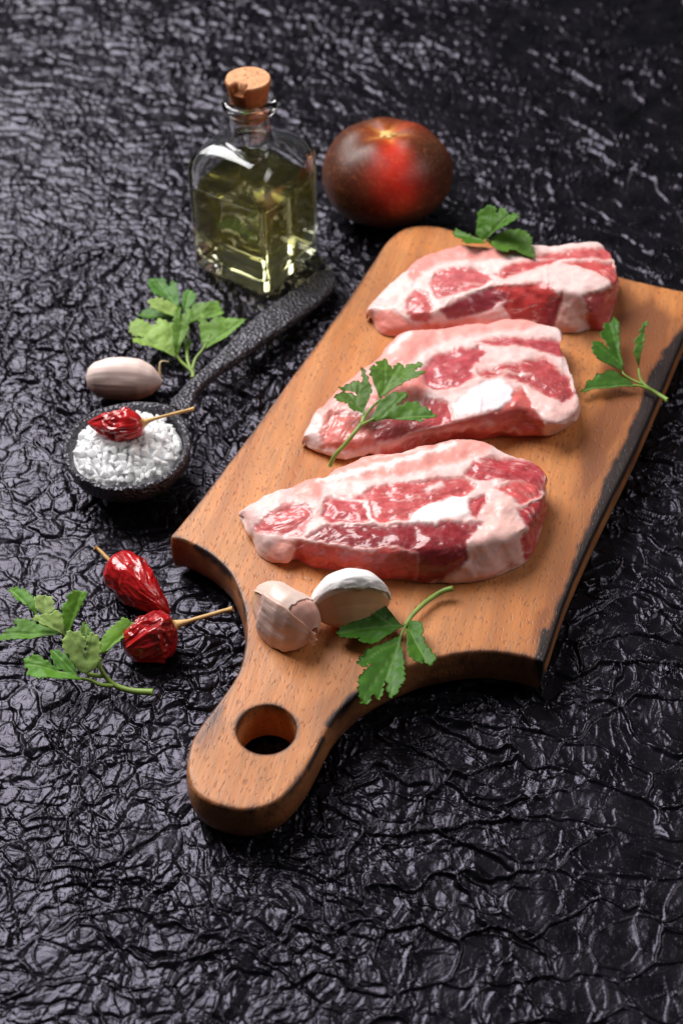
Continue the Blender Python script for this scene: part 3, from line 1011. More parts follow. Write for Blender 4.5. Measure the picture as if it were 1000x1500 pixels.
slab('pork_slice', z4,
     [(46, 405), (70, 360), (110, 320), (150, 290), (210, 235), (260, 200), (330, 180), (400, 172), (500, 176), (640, 166), (720, 164), (800, 160), (862, 152), (885, 170), (908, 190), (918, 225)],
     [(52, 412), (80, 412), (140, 400), (210, 412), (290, 402), (340, 378), (480, 318), (600, 310), (700, 325), (800, 338), (890, 320), (935, 295), (935, 270)],
     [(56, 425), (75, 468), (110, 492), (170, 494), (260, 480), (330, 470), (420, 480), (520, 485), (600, 485), (700, 482), (780, 482), (830, 470), (885, 472), (908, 440), (938, 335), (940, 300)],
     [(0, .007), (.15, .012), (.5, .017), (1, .020)], [(0, .006), (.12, .012), (.3, .017), (.5, .021), (.9, .022), (1, .018)],
     [('pink', [(190, 292), (195, 230), (250, 180), (330, 150), (420, 140), (560, 145), (640, 190), (580, 200), (520, 216), (420, 220), (300, 235), (240, 270), (212, 302)], (228, 164, 158), 6),
      ('muscle', [(630, 212), (700, 192), (800, 188), (960, 172), (960, 218), (820, 212), (720, 216)], (196, 92, 94), 5),
      ('muscle', [(265, 310), (285, 270), (350, 252), (430, 250), (480, 270), (492, 290), (440, 320), (350, 345), (290, 357)], (196, 100, 104), 5),
      ('muscle', [(500, 272), (560, 240), (640, 225), (722, 218), (700, 240), (600, 265), (520, 286)], (196, 88, 90), 5),
      ('muscle', [(740, 236), (830, 220), (920, 230), (945, 290), (925, 335), (900, 290), (860, 260), (800, 246)], (196, 84, 84), 5),
      ('muscle', [(180, 372), (215, 325), (255, 335), (276, 400), (262, 442), (212, 446), (185, 410)], (202, 108, 108), 6),
      ('pink', [(58, 425), (110, 390), (170, 420), (205, 452), (285, 442), (335, 440), (420, 428), (560, 432), (650, 440), (640, 500), (300, 500), (80, 500)], (226, 156, 146), 7),
      ('muscle', [(300, 408), (340, 370), (420, 335), (490, 315), (548, 318), (545, 360), (490, 400), (410, 424), (335, 436)], (158, 64, 78), 5),
      ('muscle', [(490, 315), (600, 308), (680, 306), (722, 340), (702, 400), (650, 436), (560, 436), (530, 390), (547, 340)], (196, 70, 68), 5),
      ('muscle', [(700, 365), (742, 340), (736, 430), (700, 470), (640, 470), (650, 436)], (156, 50, 54), 5),  # dark gap beside the fat lump, its shade painted as darker meat
      ('muscle', [(818, 350), (880, 338), (945, 315), (925, 400), (895, 480), (836, 475), (820, 400)], (192, 84, 82), 6),
      ('fat', [(735, 372), (800, 345), (818, 440), (785, 490), (705, 490)], (228, 184, 174), 7)],
     'farthest pork belly slice, with a parsley sprig perched on its back edge', 300,
     lines=[([(275, 350), (300, 395), (340, 372), (490, 300)], 7, (246, 218, 212), 0.8), ([(680, 250), (690, 310)], 3, (226, 180, 178), 0.6), ([(780, 270), (775, 300)], 3, (226, 190, 190), 0.5),
            ([(100, 400), (150, 395), (190, 430)], 6, (246, 214, 206), 0.7), ([(340, 442), (460, 420), (560, 400)], 7, (226, 140, 130), 0.6)])


# ------------------------------------------------------------------ parsley
GREEN, PALE, DARK = (0.060, 0.170, 0.016), (0.29, 0.42, 0.18), (0.030, 0.105, 0.014)


def leaflet(root, zoom, pts, base, tip, hb, ht, roll=0.0, color=GREEN, fold=0.25, droop=0.12, seed=0):
    px = Z(zoom, pts)
    b_, t_ = Z(zoom, [base])[0], Z(zoom, [tip])[0]
    Pb, Pt = W(*b_, hb), W(*t_, ht)
    u = Pt - Pb
    L = np.linalg.norm(u)
    u /= L
    w = np.cross([0, 0, 1], u)
    w /= np.linalg.norm(w)
    n = np.cross(u, w)
    r = math.radians(roll)
    w = w * math.cos(r) + n * math.sin(r)
    n = np.cross(u, w)
    cam0 = np.array([0, 0, CAM_Z])
    loc = []
    for p in px:
        d = ray(*p)
        k = ((Pb - cam0) @ n) / (d @ n)
        q = cam0 + d * k - Pb
        loc.append((q @ u, q @ w))
    loc = np.array(loc)
    # small teeth along the outer half of the blade
    dn = []
    for k in range(len(loc)):
        p, q2 = loc[k], loc[(k + 1) % len(loc)]
        dn.append(p)
        el = np.linalg.norm(q2 - p)
        if el > 0.0026 and 0.45 * L < np.linalg.norm((p + q2) / 2):
            nn = np.array([q2[1] - p[1], p[0] - q2[0]]) / el
            if nn @ ((p + q2) / 2 - np.array([0.5 * L, 0])) < 0:
                nn = -nn
            ns2 = max(1, int(el / 0.0028))
            for j in range(ns2):
                f0, f1_ = (j + 0.30) / ns2, (j + 0.62) / ns2
                dn.append(p + (q2 - p) * f0 - nn * 0.00045)
                dn.append(p + (q2 - p) * f1_ + nn * rng.uniform(0.0003, 0.0008))
    raw = loc
    loc = np.array(dn)
    # soften corners a little (one corner cut), keep the teeth
    a, b2 = loc, np.roll(loc, -1, 0)
    o = np.stack([a * 0.86 + b2 * 0.14, a * 0.5 + b2 * 0.5, a * 0.14 + b2 * 0.86], 1).reshape(-1, 2)
    o = o + 0.00012 * rng.normal(size=o.shape)
    sp_ = max(0.00075, L / 38)
    lo_, hi_ = o.min(0), o.max(0)
    gx_, gy_ = np.meshgrid(np.arange(lo_[0], hi_[0], sp_), np.arange(lo_[1], hi_[1], sp_ * .87))
    gx_ = gx_ + (np.arange(gx_.shape[0]) % 2)[:, None] * sp_ * .5
    g = np.stack([gx_.ravel(), gy_.ravel()], 1)
    g = g[poly_sd(g, o) > sp_ * 0.35]
    pts2 = np.concatenate([o, g])
    no = len(o)
    v2, _, f2_, *_ = geometry.delaunay_2d_cdt([Vector(p) for p in pts2], [(k, (k + 1) % no) for k in range(no)], [], 0, 1e-8)
    v2 = np.array([tuple(v) for v in v2])
    f2_ = np.array([f for f in f2_ if len(f) == 3])
    f2_ = f2_[poly_sd(v2[f2_].mean(1), o) > 0]
    # veins: a midrib and one to each tip of the outline
    loc = raw
    dist = np.linalg.norm(loc, axis=1)
    m = len(loc)
    tips = [k for k in range(m) if dist[k] > 0.42 * L and dist[k] >= max(dist[(k + j) % m] for j in (-2, -1, 1, 2))]
    veins = [np.array([(0, 0), (L * 0.97, 0)])]
    for k in tips:
        veins.append(np.array([(max(0.0, loc[k, 0] * 0.28), 0), loc[k] * 0.94]))
    dv = np.full(len(v2), 1.0)
    for k, ln in enumerate(veins):
        dv = np.minimum(dv, line_d(v2, ln) * (1.0 if k == 0 else 1.5))
    al, la = v2[:, 0] / L, v2[:, 1]
    q3 = np.concatenate([v2, np.full((len(v2), 1), seed * 0.713)], 1)
    zoff = fold * np.abs(la) - droop * L * np.clip(al, 0, 1.3) ** 2 + droop * L * np.clip(al, 0, 1.3)
    zoff += 0.0011 * fbm(q3, 130, 2, seed) + 0.0004 * fbm(q3, 420, 2, seed + 2) - 0.00045 * np.exp(-(dv / 0.00055) ** 2)
    V = Pb + v2[:, :1] * u + v2[:, 1:] * w + zoff[:, None] * n
    vein = np.exp(-(dv / 0.00042) ** 2)[:, None]
    c = np.array(color)[None] * np.array([1.28, 1.16, 0.85]) * (1 + 0.28 * fbm(q3, 160, 3, seed + 5) + 0.12 * fbm(q3, 700, 2, seed + 6))[:, None]
    c = c * (1 - 0.65 * vein) + (np.array(color) * 0.6 + np.array((0.20, 0.30, 0.09)) * 0.8) * 0.65 * vein
    N_ = vnormals(V, [f2_])
    if N_[:, 2].mean() < 0:
        f2_ = f2_[:, ::-1]
        N_ = -N_
    # give the blade a thickness: an underside and a rim
    th = 0.00022
    nv = len(V)
    Vall = np.concatenate([V, V - N_ * th])
    rim = np.stack([np.arange(no), (np.arange(no) + 1) % no, (np.arange(no) + 1) % no + nv, np.arange(no) + nv], 1)
    polys = [np.concatenate([f2_, f2_[:, ::-1] + nv]), rim]
    return part('leaflet', root, Vall, polys, M_leaf, np.clip(np.concatenate([c, c * 1.25 + 0.01]), 0, 1))


def stalk(root, zoom, pts, hs_, r0, r1, name='stem', color=(0.20, 0.30, 0.055), mat_=None, n=26, seed=0):
    px = Z(zoom, pts)
    P = WV(px, hs_)
    c = resample(P, n)
    V, f = tube(c, np.linspace(r0, r1, n), 9)
    cc = np.array(color)[None] * (1 + 0.25 * fbm(V, 300, 2, seed + 71))[:, None]
    return part(name, root, V, f, mat_ or M_stem, np.clip(cc, 0, 1))


def sprig(zoom, at, z, label, stems, leaves, seed):
    px = Z(zoom, [at])[0]
    root = thing('parsley_sprig', W(*px, z), label, 'parsley', 'parsley sprigs')
    for k, (pts, hs_, r0, r1) in enumerate(stems):
        stalk(root, zoom, pts, np.array(hs_) + z, r0, r1, seed=seed + k)
    for k, lf in enumerate(leaves):
        kw = lf[5] if len(lf) > 5 else {}
        leaflet(root, zoom, lf[0], lf[1], lf[2], z + lf[3], z + lf[4], seed=seed + 10 * k, **kw)
    return root


zA = (480, 520, 5.882)
sprig(zA, (20, 950), BT, 'three-leaflet parsley sprig lying on the middle pork slice, its stem reaching down to the board',
      [([(18, 955), (60, 870), (150, 770), (230, 670), (290, 592)], [.004, .010, .016, .020, .0215], .0011, .0010),
       ([(290, 592), (320, 525), (380, 450), (440, 390), (480, 320)], [.0215, .022, .0225, .023, .024], .0009, .0004),
       ([(285, 605), (330, 580), (400, 545)], [.0215, .022, .023], .0008, .0004), ([(288, 595), (300, 540), (315, 470)], [.0215, .022, .024], .0008, .0003)],
      [([(440, 390), (425, 330), (410, 290), (380, 230), (362, 190), (370, 150), (395, 120), (420, 130), (425, 85), (455, 70), (495, 42), (515, 60), (520, 90), (545, 105), (555, 130), (575, 95), (620, 65), (650, 85),
         (655, 110), (690, 80), (740, 85), (800, 80), (825, 105), (790, 130), (750, 155), (755, 175), (800, 170), (850, 180), (820, 205), (740, 235), (680, 250), (600, 285), (520, 335), (460, 375)], (440, 392), (620, 95), .023, .027, dict(color=(0.085, 0.185, 0.03))),
       ([(305, 500), (330, 440), (360, 380), (375, 330), (355, 280), (330, 210), (305, 150), (285, 135), (285, 190), (290, 240), (285, 270), (260, 240), (200, 240), (140, 265), (85, 290), (120, 318), (180, 312), (245, 345),
         (250, 362), (170, 328), (110, 335), (60, 360), (45, 385), (75, 395), (70, 415), (120, 425), (170, 430), (180, 465), (220, 495), (270, 490)], (308, 508), (150, 300), .022, .025, dict(color=(0.085, 0.175, 0.04))),
       ([(360, 560), (400, 520), (430, 470), (440, 430), (480, 430), (520, 395), (600, 380), (690, 380), (680, 420), (640, 445), (600, 475), (640, 470), (700, 440), (780, 430), (800, 455), (860, 480), (940, 530), (900, 555),
         (830, 565), (800, 562), (835, 600), (780, 598), (700, 580), (640, 570), (560, 555), (460, 560), (400, 570)], (345, 572), (940, 525), .022, .025, dict(color=(0.075, 0.18, 0.03)))], 11)
zB = (650, 290, 7.143)
sprig(zB, (460, 470), BT, 'three-leaflet parsley sprig perched on the back edge of the farthest pork slice',
      [([(520, 500), (470, 455), (430, 430)], [.019, .021, .023], .0009, .0006)],
      [([(400, 440), (350, 400), (365, 320), (400, 190), (450, 155), (530, 105), (575, 130), (570, 180), (620, 110), (660, 130), (680, 170), (740, 155), (790, 175), (790, 225), (740, 270), (660, 310), (560, 350), (480, 400)], (420, 440), (700, 165), .022, .036, dict(color=(0.055, 0.16, 0.015))),
       ([(460, 460), (380, 430), (300, 405), (200, 375), (120, 335), (90, 390), (130, 430), (190, 460), (205, 500), (240, 530), (300, 510), (400, 485)], (460, 456), (100, 385), .022, .019, dict(color=(0.065, 0.17, 0.02))),
       ([(490, 430), (560, 400), (650, 380), (780, 385), (860, 410), (920, 470), (910, 510), (950, 580), (945, 635), (890, 625), (800, 600), (760, 580), (690, 570), (650, 610), (600, 590), (550, 555), (500, 510)], (480, 450), (940, 590), .022, .022, dict(color=(0.08, 0.19, 0.03)))], 211)
zC = (480, 850, 5.263)
sprig(zC, (600, 350), BT, 'three-leaflet parsley sprig in front of the garlic, one leaflet hanging over the board edge',
      [([(595, 352), (650, 270), (740, 180), (830, 115), (900, 78), (965, 62)], [.004, .004, .004, .004, .005, .006], .0009, .0013),
       ([(600, 345), (560, 430), (520, 520)], [.004, .0045, .005], .0007, .0003)],
      [([(595, 350), (550, 345), (480, 270), (420, 215), (340, 170), (310, 175), (260, 190), (205, 205), (215, 245), (270, 280), (340, 300), (300, 305), (200, 295), (160, 325), (150, 345), (90, 375), (65, 415), (110, 450),
         (170, 460), (175, 475), (240, 470), (240, 510), (280, 525), (340, 530), (400, 490), (470, 440), (520, 400), (570, 370)], (595, 350), (65, 400), .004, .006, dict(color=(0.034, 0.120, 0.014))),
       ([(570, 390), (545, 445), (480, 480), (400, 530), (350, 555), (280, 600), (275, 625), (240, 660), (220, 700), (290, 708), (335, 685), (270, 745), (230, 800), (235, 840), (225, 880), (245, 930), (255, 970), (320, 945),
         (350, 890), (400, 925), (425, 860), (440, 780), (450, 800), (455, 870), (490, 925), (545, 880), (555, 830), (585, 830), (590, 740), (585, 640), (570, 550), (560, 490)], (585, 375), (390, 940), .004, .007, dict(color=(0.045, 0.145, 0.018))),
       ([(600, 350), (620, 310), (680, 340), (720, 350), (740, 400), (725, 440), (770, 530), (835, 610), (835, 640), (780, 660), (740, 625), (720, 655), (680, 640), (650, 635), (620, 600), (610, 500), (605, 420)], (602, 352), (770, 650), .004, .009, dict(color=(0.05, 0.15, 0.018)))], 311)
zD = (840, 460, 6.667)
sprig(zD, (720, 720), BT, 'three-leaflet parsley sprig lying across the scorched right edge of the board',
      [([(910, 840), (800, 770), (720, 720), (650, 640), (630, 520)], [.003, .003, .004, .005, .008], .0012, .0006),
       ([(730, 735), (650, 705), (560, 695)], [.0035, .004, .004], .0009, .0004), ([(690, 690), (590, 655), (490, 590), (455, 520)], [.004, .004, .005, .006], .0008, .0004)],
      [([(480, 580), (430, 545), (300, 520), (200, 475), (165, 420), (165, 310), (260, 310), (340, 375), (300, 300), (245, 240), (250, 205), (290, 185), (280, 130), (300, 95), (350, 90), (370, 60), (395, 30), (420, 60),
         (440, 120), (440, 250), (450, 380), (475, 500)], (488, 588), (330, 60), .005, .012, dict(color=(0.042, 0.135, 0.016))),
       ([(590, 690), (520, 660), (440, 640), (380, 600), (300, 605), (280, 625), (200, 630), (185, 660), (120, 680), (110, 710), (60, 745), (110, 765), (200, 735), (280, 745), (400, 720), (500, 715), (600, 705)], (640, 700), (60, 735), .004, .005, dict(color=(0.05, 0.15, 0.02))),
       ([(625, 500), (600, 430), (575, 380), (590, 330), (595, 250), (620, 230), (640, 210), (645, 150), (690, 80), (715, 65), (720, 90), (690, 170), (690, 230), (670, 330), (650, 400), (640, 500)], (630, 530), (700, 70), .007, .020, dict(color=(0.08, 0.20, 0.03)))], 411)
zE = (180, 395, 5.263)
sprig(zE, (535, 790), 0.0, 'bushy parsley sprig on the black table between the oil bottle and the spoon handle',
      [([(540, 835), (535, 790), (450, 710), (415, 660)], [.003, .004, .006, .008], .0013, .0007), ([(535, 790), (500, 700), (485, 560), (450, 430)], [.004, .006, .008, .012], .0010, .0005),
       ([(535, 780), (560, 690), (620, 610), (680, 500)], [.004, .006, .008, .012], .0010, .0005), ([(420, 665), (430, 500), (440, 330)], [.007, .008, .008], .0008, .0004), ([(500, 700), (500, 560), (505, 430)], [.006, .007, .008], .0007, .0004)],
      [([(330, 230), (240, 215), (195, 140), (200, 70), (320, 75), (350, 140), (390, 100), (420, 150), (440, 250), (430, 300), (360, 280)], (430, 310), (260, 85), .006, .010, dict(color=(0.075, 0.20, 0.05))),
       ([(400, 370), (300, 330), (200, 315), (110, 345), (170, 385), (260, 400), (370, 390)], (405, 380), (110, 348), .006, .004, dict(color=(0.06, 0.18, 0.02))),
       ([(390, 370), (320, 350), (250, 320), (210, 290), (195, 240), (270, 230), (350, 260), (430, 310), (430, 360)], (420, 360), (200, 250), .008, .013, dict(color=(0.26, 0.40, 0.14))),
       ([(410, 670), (330, 640), (250, 620), (150, 600), (75, 575), (85, 540), (170, 530), (100, 520), (45, 470), (60, 410), (130, 400), (200, 440), (270, 465), (240, 430), (290, 420), (340, 450), (390, 460), (395, 560), (420, 640)], (415, 675), (55, 490), .007, .012, dict(color=(0.23, 0.38, 0.11))),
       ([(455, 270), (460, 200), (510, 150), (570, 200), (565, 250), (530, 290), (480, 320)], (475, 330), (525, 150), .008, .010, dict(color=(0.08, 0.21, 0.05))),
       ([(510, 420), (520, 340), (560, 295), (640, 290), (700, 270), (740, 255), (765, 310), (780, 340), (700, 380), (620, 380), (560, 400)], (505, 428), (775, 310), .008, .010, dict(color=(0.14, 0.29, 0.06))),
       ([(400, 640), (385, 540), (385, 440), (400, 350), (430, 270), (450, 300), (445, 380), (500, 300), (525, 300), (515, 400), (510, 480), (470, 560), (430, 650)], (418, 665), (480, 290), .008, .018, dict(color=(0.10, 0.22, 0.035))),
       ([(620, 610), (605, 520), (610, 400), (620, 365), (660, 400), (675, 440), (740, 400), (790, 390), (890, 385), (950, 390), (920, 430), (860, 480), (800, 540), (760, 570), (700, 590)], (620, 615), (930, 395), .008, .016, dict(color=(0.13, 0.27, 0.05))),
       ([(455, 620), (480, 560), (520, 540), (530, 580), (500, 620)], (455, 630), (525, 545), .006, .009, dict(color=(0.12, 0.26, 0.06)))], 511)
zF = (0, 840, 4.167)
sprig(zF, (700, 680), 0.0, 'large parsley sprig at the left edge beside the two chillies, pale undersides showing',
      [([(935, 725), (800, 715), (700, 680), (640, 620), (610, 560), (615, 510)], [.003, .003, .004, .007, .010, .012], .0016, .0009), ([(690, 685), (620, 680), (545, 650), (480, 640)], [.004, .005, .006, .007], .0011, .0006),
       ([(640, 625), (540, 610), (470, 500), (400, 375)], [.006, .007, .008, .009], .0011, .0007), ([(400, 380), (300, 320), (240, 265)], [.008, .008, .008], .0008, .0004)],
      [([(230, 260), (170, 210), (100, 165), (55, 100), (80, 85), (160, 110), (210, 160), (225, 220)], (240, 272), (65, 95), .007, .008, dict(color=(0.075, 0.21, 0.022))),
       ([(390, 375), (310, 385), (230, 400), (130, 415), (0, 415), (-8, 370), (30, 365), (40, 340), (110, 340), (90, 310), (120, 295), (190, 300), (260, 330), (330, 355)], (398, 376), (0, 375), .008, .007, dict(color=(0.09, 0.23, 0.035))),
       ([(240, 245), (215, 200), (215, 145), (250, 135), (280, 130), (330, 150), (332, 240), (280, 255)], (280, 275), (272, 130), .009, .013, dict(color=PALE)),
       ([(390, 370), (300, 340), (240, 305), (190, 275), (240, 255), (290, 250), (360, 240), (385, 280), (395, 330)], (395, 372), (230, 255), .010, .016, dict(color=(0.28, 0.42, 0.17))),
       ([(400, 370), (395, 290), (385, 210), (410, 180), (430, 125), (470, 105), (500, 105), (540, 125), (520, 165), (480, 240), (440, 320), (415, 370)], (405, 385), (500, 105), .009, .020, dict(color=(0.10, 0.25, 0.03))),
       ([(490, 330), (520, 290), (560, 350), (550, 400), (500, 420)], (520, 420), (525, 295), .004, .005, dict(color=(0.09, 0.20, 0.03))),
       ([(480, 640), (440, 620), (400, 610), (350, 590), (310, 520), (315, 465), (370, 480), (420, 520), (460, 570)], (490, 642), (318, 470), .007, .009, dict(color=(0.06, 0.18, 0.025))),
       ([(510, 660), (400, 660), (230, 655), (160, 625), (175, 600), (150, 560), (150, 515), (190, 520), (200, 500), (260, 530), (310, 560), (360, 600), (460, 620)], (540, 652), (150, 550), .008, .012, dict(color=(0.09, 0.25, 0.03))),
       ([(480, 600), (430, 520), (400, 470), (380, 450), (395, 390), (430, 345), (500, 365), (525, 400), (520, 500), (528, 500), (532, 380), (570, 360), (610, 390), (620, 450), (610, 540), (590, 580), (540, 610)], (540, 620), (500, 350), .010, .022, dict(color=(0.26, 0.40, 0.16))),
       ([(620, 500), (615, 440), (640, 390), (700, 325), (760, 275), (790, 290), (830, 310), (790, 370), (720, 430), (660, 480)], (615, 520), (815, 300), .011, .015, dict(color=(0.12, 0.27, 0.03)))], 611)


# ------------------------------------------------------------------ garlic
def clove(label, a_px, b_px, za, zb, rmax, prof_pts, squash, col_fn, seed, bend=0.0, group='garlic cloves', ridges=(5, 0.05), base_z=0.0, up=(0, 0, 1)):
    A, B = W(*a_px, za), W(*b_px, zb)
    nu, nv = 90, 96
    u = np.linspace(0, 1, nu)
    c = A[None] + (B - A)[None] * u[:, None]
    c[:, 2] += bend * np.sin(np.pi * u)
    r = np.interp(u, [p[0] for p in prof_pts], [p[1] for p in prof_pts])
    for _ in range(8):
        r[1:-1] = 0.25 * r[:-2] + 0.5 * r[1:-1] + 0.25 * r[2:]
    th = np.linspace(0, 2 * np.pi, nv, endpoint=False)
    rad = rmax * r[:, None] * squash(th)[None, :]
    U, T = np.meshgrid(u, th, indexing='ij')
    q = np.stack([U.ravel() * 1.5, np.cos(T).ravel() * 1.4, np.sin(T).ravel() * 1.4], 1)
    rad = rad * (1 + ridges[1] * np.cos(ridges[0] * T + 1.3 * np.sin(3 * U + seed)) * np.sin(np.pi * U)
                 + 0.03 * fbm(q, 1.6, 2, seed).reshape(nu, nv) + 0.012 * fbm(np.stack([q[:, 0] * 0.5, q[:, 1] * 6, q[:, 2] * 6], 1), 1.0, 2, seed + 1).reshape(nu, nv))
    V, f = loft(c, rad, nv, up)
    colr = col_fn(U.ravel(), T.ravel(), V[:-2])
    colr = np.concatenate([colr, colr[:1], colr[-1:]])
    root = thing('garlic_clove', [*((A + B) / 2)[:2], base_z], label, 'garlic', group)
    part('clove_body', root, V, f, M_garlic, np.clip(colr, 0, 1))
    return root, c, rad, th


def streaks(U, T, seed, k=9.0):
    return fbm(np.stack([U * 1.2, np.cos(T) * k, np.sin(T) * k], 1), 1.0, 3, seed)


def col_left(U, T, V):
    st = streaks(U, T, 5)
    zrel = sstep(0.35, 1.0, 0.5 + 0.5 * np.cos(T - 0.15))  # paler along the top: the highlight is put into the skin colour
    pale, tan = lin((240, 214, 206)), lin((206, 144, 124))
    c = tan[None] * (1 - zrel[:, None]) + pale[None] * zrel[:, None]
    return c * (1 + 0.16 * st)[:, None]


root, c, rad, th = clove('pinkish unpeeled garlic clove lying on the black table above the salt spoon', (127, 556), (238, 560), 0.0105, 0.009, 0.0117,
                         [(0, .15), (.03, .5), (.12, .78), (.3, .98), (.5, 1), (.7, .93), (.86, .66), (.96, .3), (1, .1)],
                         lambda t: 0.93 + 0.10 * np.cos(2 * t + 0.4), col_left, 5, bend=0.0012, ridges=(4, 0.035))
tw = WV(Z((110, 515, 6.667), [(835, 240), (828, 170), (835, 105), (870, 92), (915, 100)]), [.011, .015, .018, .018, .017])
cv = resample(tw, 20)
V, f = tube(cv, np.linspace(.0008, .00025, 20), 7)
part('dry_tip', root, V, f, M_stalk, np.tile(lin((225, 200, 160)), (len(V), 1)))

zG = (360, 820, 4.348)


def col_paper(U, T, V):
    st = streaks(U, T, 15, 7.0)
    c = lin((224, 180, 164))[None] * np.ones((len(U), 1))
    pk = sstep(-0.2, 0.5, st + 0.5 * np.sin(T * 2 + 1))[:, None] * 0.55
    c = c * (1 - pk) + lin((186, 110, 100)) * pk
    tipc = (1 - sstep(0.0, 0.30, U))[:, None] * 0.85
    c = c * (1 - tipc) + lin((206, 158, 98)) * tipc
    return c * (1 + 0.15 * st)[:, None]


a_, b_ = Z(zG, [(62, 205), (432, 470)])
root, c, rad, th = clove('papery pink garlic clove with a loose skin flap on the board, beside the handle', a_, b_, BT + 0.0098, BT + 0.0092, 0.0126,
                         [(0, .16), (.04, .34), (.15, .62), (.35, .92), (.6, 1.06), (.8, 1.0), (.92, .74), (.97, .5), (1, .25)],
                         lambda t: 0.95 + 0.10 * np.cos(2 * t) + 0.05 * np.cos(3 * t + 1), col_paper, 15, ridges=(3, 0.15), base_z=BT)


def shell(root, c, rad, th, u0, u1, t0, t1, grow, lift, color, seed, name='papery_skin'):
    """a thin curled flake of skin standing off the clove, ragged at its edges"""
    t, N, B = frames(c)
    nu, nv = 44, 56
    nuc, nvc = rad.shape
    uu, tt = np.linspace(0, 1, nu), np.linspace(0, 1, nv)
    UU, TT = np.meshgrid(uu, tt, indexing='ij')
    jag = 0.06 * fbm(np.stack([TT.ravel() * 6, UU.ravel() * 6], 1), 1, 3, seed).reshape(nu, nv)
    Uc = u0 + (u1 - u0) * np.clip(UU + jag * (np.abs(UU - .5) * 2) ** 3, -0.1, 1.15)
    Ta = t0 + (t1 - t0) * (TT + jag * (np.abs(TT - .5) * 2) ** 3)
    fi = np.clip(Uc, 0, 1) * (nuc - 1)
    i0 = np.clip(fi.astype(int), 0, nuc - 2)
    fr = fi - i0
    ti = ((Ta / (2 * np.pi)) % 1) * nvc
    j0 = ti.astype(int) % nvc
    rr_ = rad[i0, j0] * (1 - fr) + rad[i0 + 1, j0] * fr
    cc = c[i0] * (1 - fr)[..., None] + c[i0 + 1] * fr[..., None]
    cc = cc + t[i0] * ((Uc - np.clip(Uc, 0, 1)) * np.linalg.norm(c[-1] - c[0]))[..., None]
    edge_ = np.maximum(np.abs(TT - .5) * 2, 0) ** 4
    rr_ = rr_ * grow + lift * (0.25 + edge_ + 0.35 * fbm(np.stack([TT.ravel() * 4, UU.ravel() * 4], 1), 1, 2, seed + 1).reshape(nu, nv))
    V = cc + rr_[..., None] * (np.cos(Ta)[..., None] * N[i0] + np.sin(Ta)[..., None] * B[i0])
    V = V.reshape(-1, 3)
    q = grid_faces(nu, nv, False)
    Nn = vnormals(V, [q])
    n = len(V)
    V2 = np.concatenate([V, V - Nn * 0.00018])
    st = fbm(np.stack([UU.ravel() * 1.5, TT.ravel() * 14], 1), 1, 3, seed + 4)
    cl_ = np.asarray(color)[None] * (1 + 0.14 * st)[:, None]
    bd = np.concatenate([np.arange(nv), np.arange(1, nu) * nv + nv - 1, (nu - 1) * nv + np.arange(nv - 2, -1, -1), np.arange(nu - 2, 0, -1) * nv])
    rim = np.stack([bd, np.roll(bd, -1), np.roll(bd, -1) + n, bd + n], 1)
    return part(name, root, V2, [np.concatenate([q, q[:, ::-1] + n]), rim], M_garlic, np.clip(np.concatenate([cl_, cl_]), 0, 1))


shell(root, c, rad, th, 0.30, 1.10, math.radians(25), math.radians(125), 1.02, 0.0012, lin((226, 186, 174)), 3)
shell(root, c, rad, th, 0.05, 0.75, math.radians(-50), math.radians(30), 1.01, 0.0006, lin((230, 196, 182)), 4)


def col_face(U, T, V):
    d = (T + np.pi) % (2 * np.pi) - np.pi
    face = sstep(0.45, 0.62, -d) * (1 - sstep(2.5, 2.7, -d)) if FACE_SIDE < 0 else sstep(0.10, 0.2, d) * (1 - sstep(2.5, 2.7, d))
    st = streaks(U, T, 25, 6.0)
    white, tan = lin((240, 222, 212)), lin((206, 150, 114))
    c = white[None] * (1 - face[:, None]) + tan[None] * face[:, None]
    return c * (1 + 0.09 * st)[:, None]


FACE_SIDE = 1
a_, b_ = Z(zG, [(425, 345), (905, 285)])


def wedge(t):
    d = (t + np.pi) % (2 * np.pi) - np.pi
    flat = 0.34 / np.clip(np.cos(d - 1.2), 0.20, 1)
    rnd = 1.0 + 0 * t
    return np.where(np.cos(d - 1.2) > 0.20, np.minimum(rnd, flat * 1.0), rnd)


def wedge_s(t):
    w = sum(wedge(t + k) for k in np.linspace(-0.14, 0.14, 7)) / 7
    return w


root, c, rad, th = clove('crescent garlic clove with a tan flat face and white skin, touching the parsley leaf', a_, b_, BT + 0.0080, BT + 0.0060, 0.0132,
                         [(0, .12), (.03, .34), (.12, .62), (.3, .92), (.5, 1.02), (.7, .93), (.86, .64), (.96, .34), (1, .14)],
                         wedge_s, col_face, 25, bend=0.0055, ridges=(3, 0.03), base_z=BT)
shell(root, c, rad, th, 0.0, 1.0, math.radians(-120), math.radians(10), 1.02, 0.0009, lin((246, 234, 230)), 7)

# ------------------------------------------------------------------ dried chillies
STRAW = tuple(lin((212, 172, 112)))


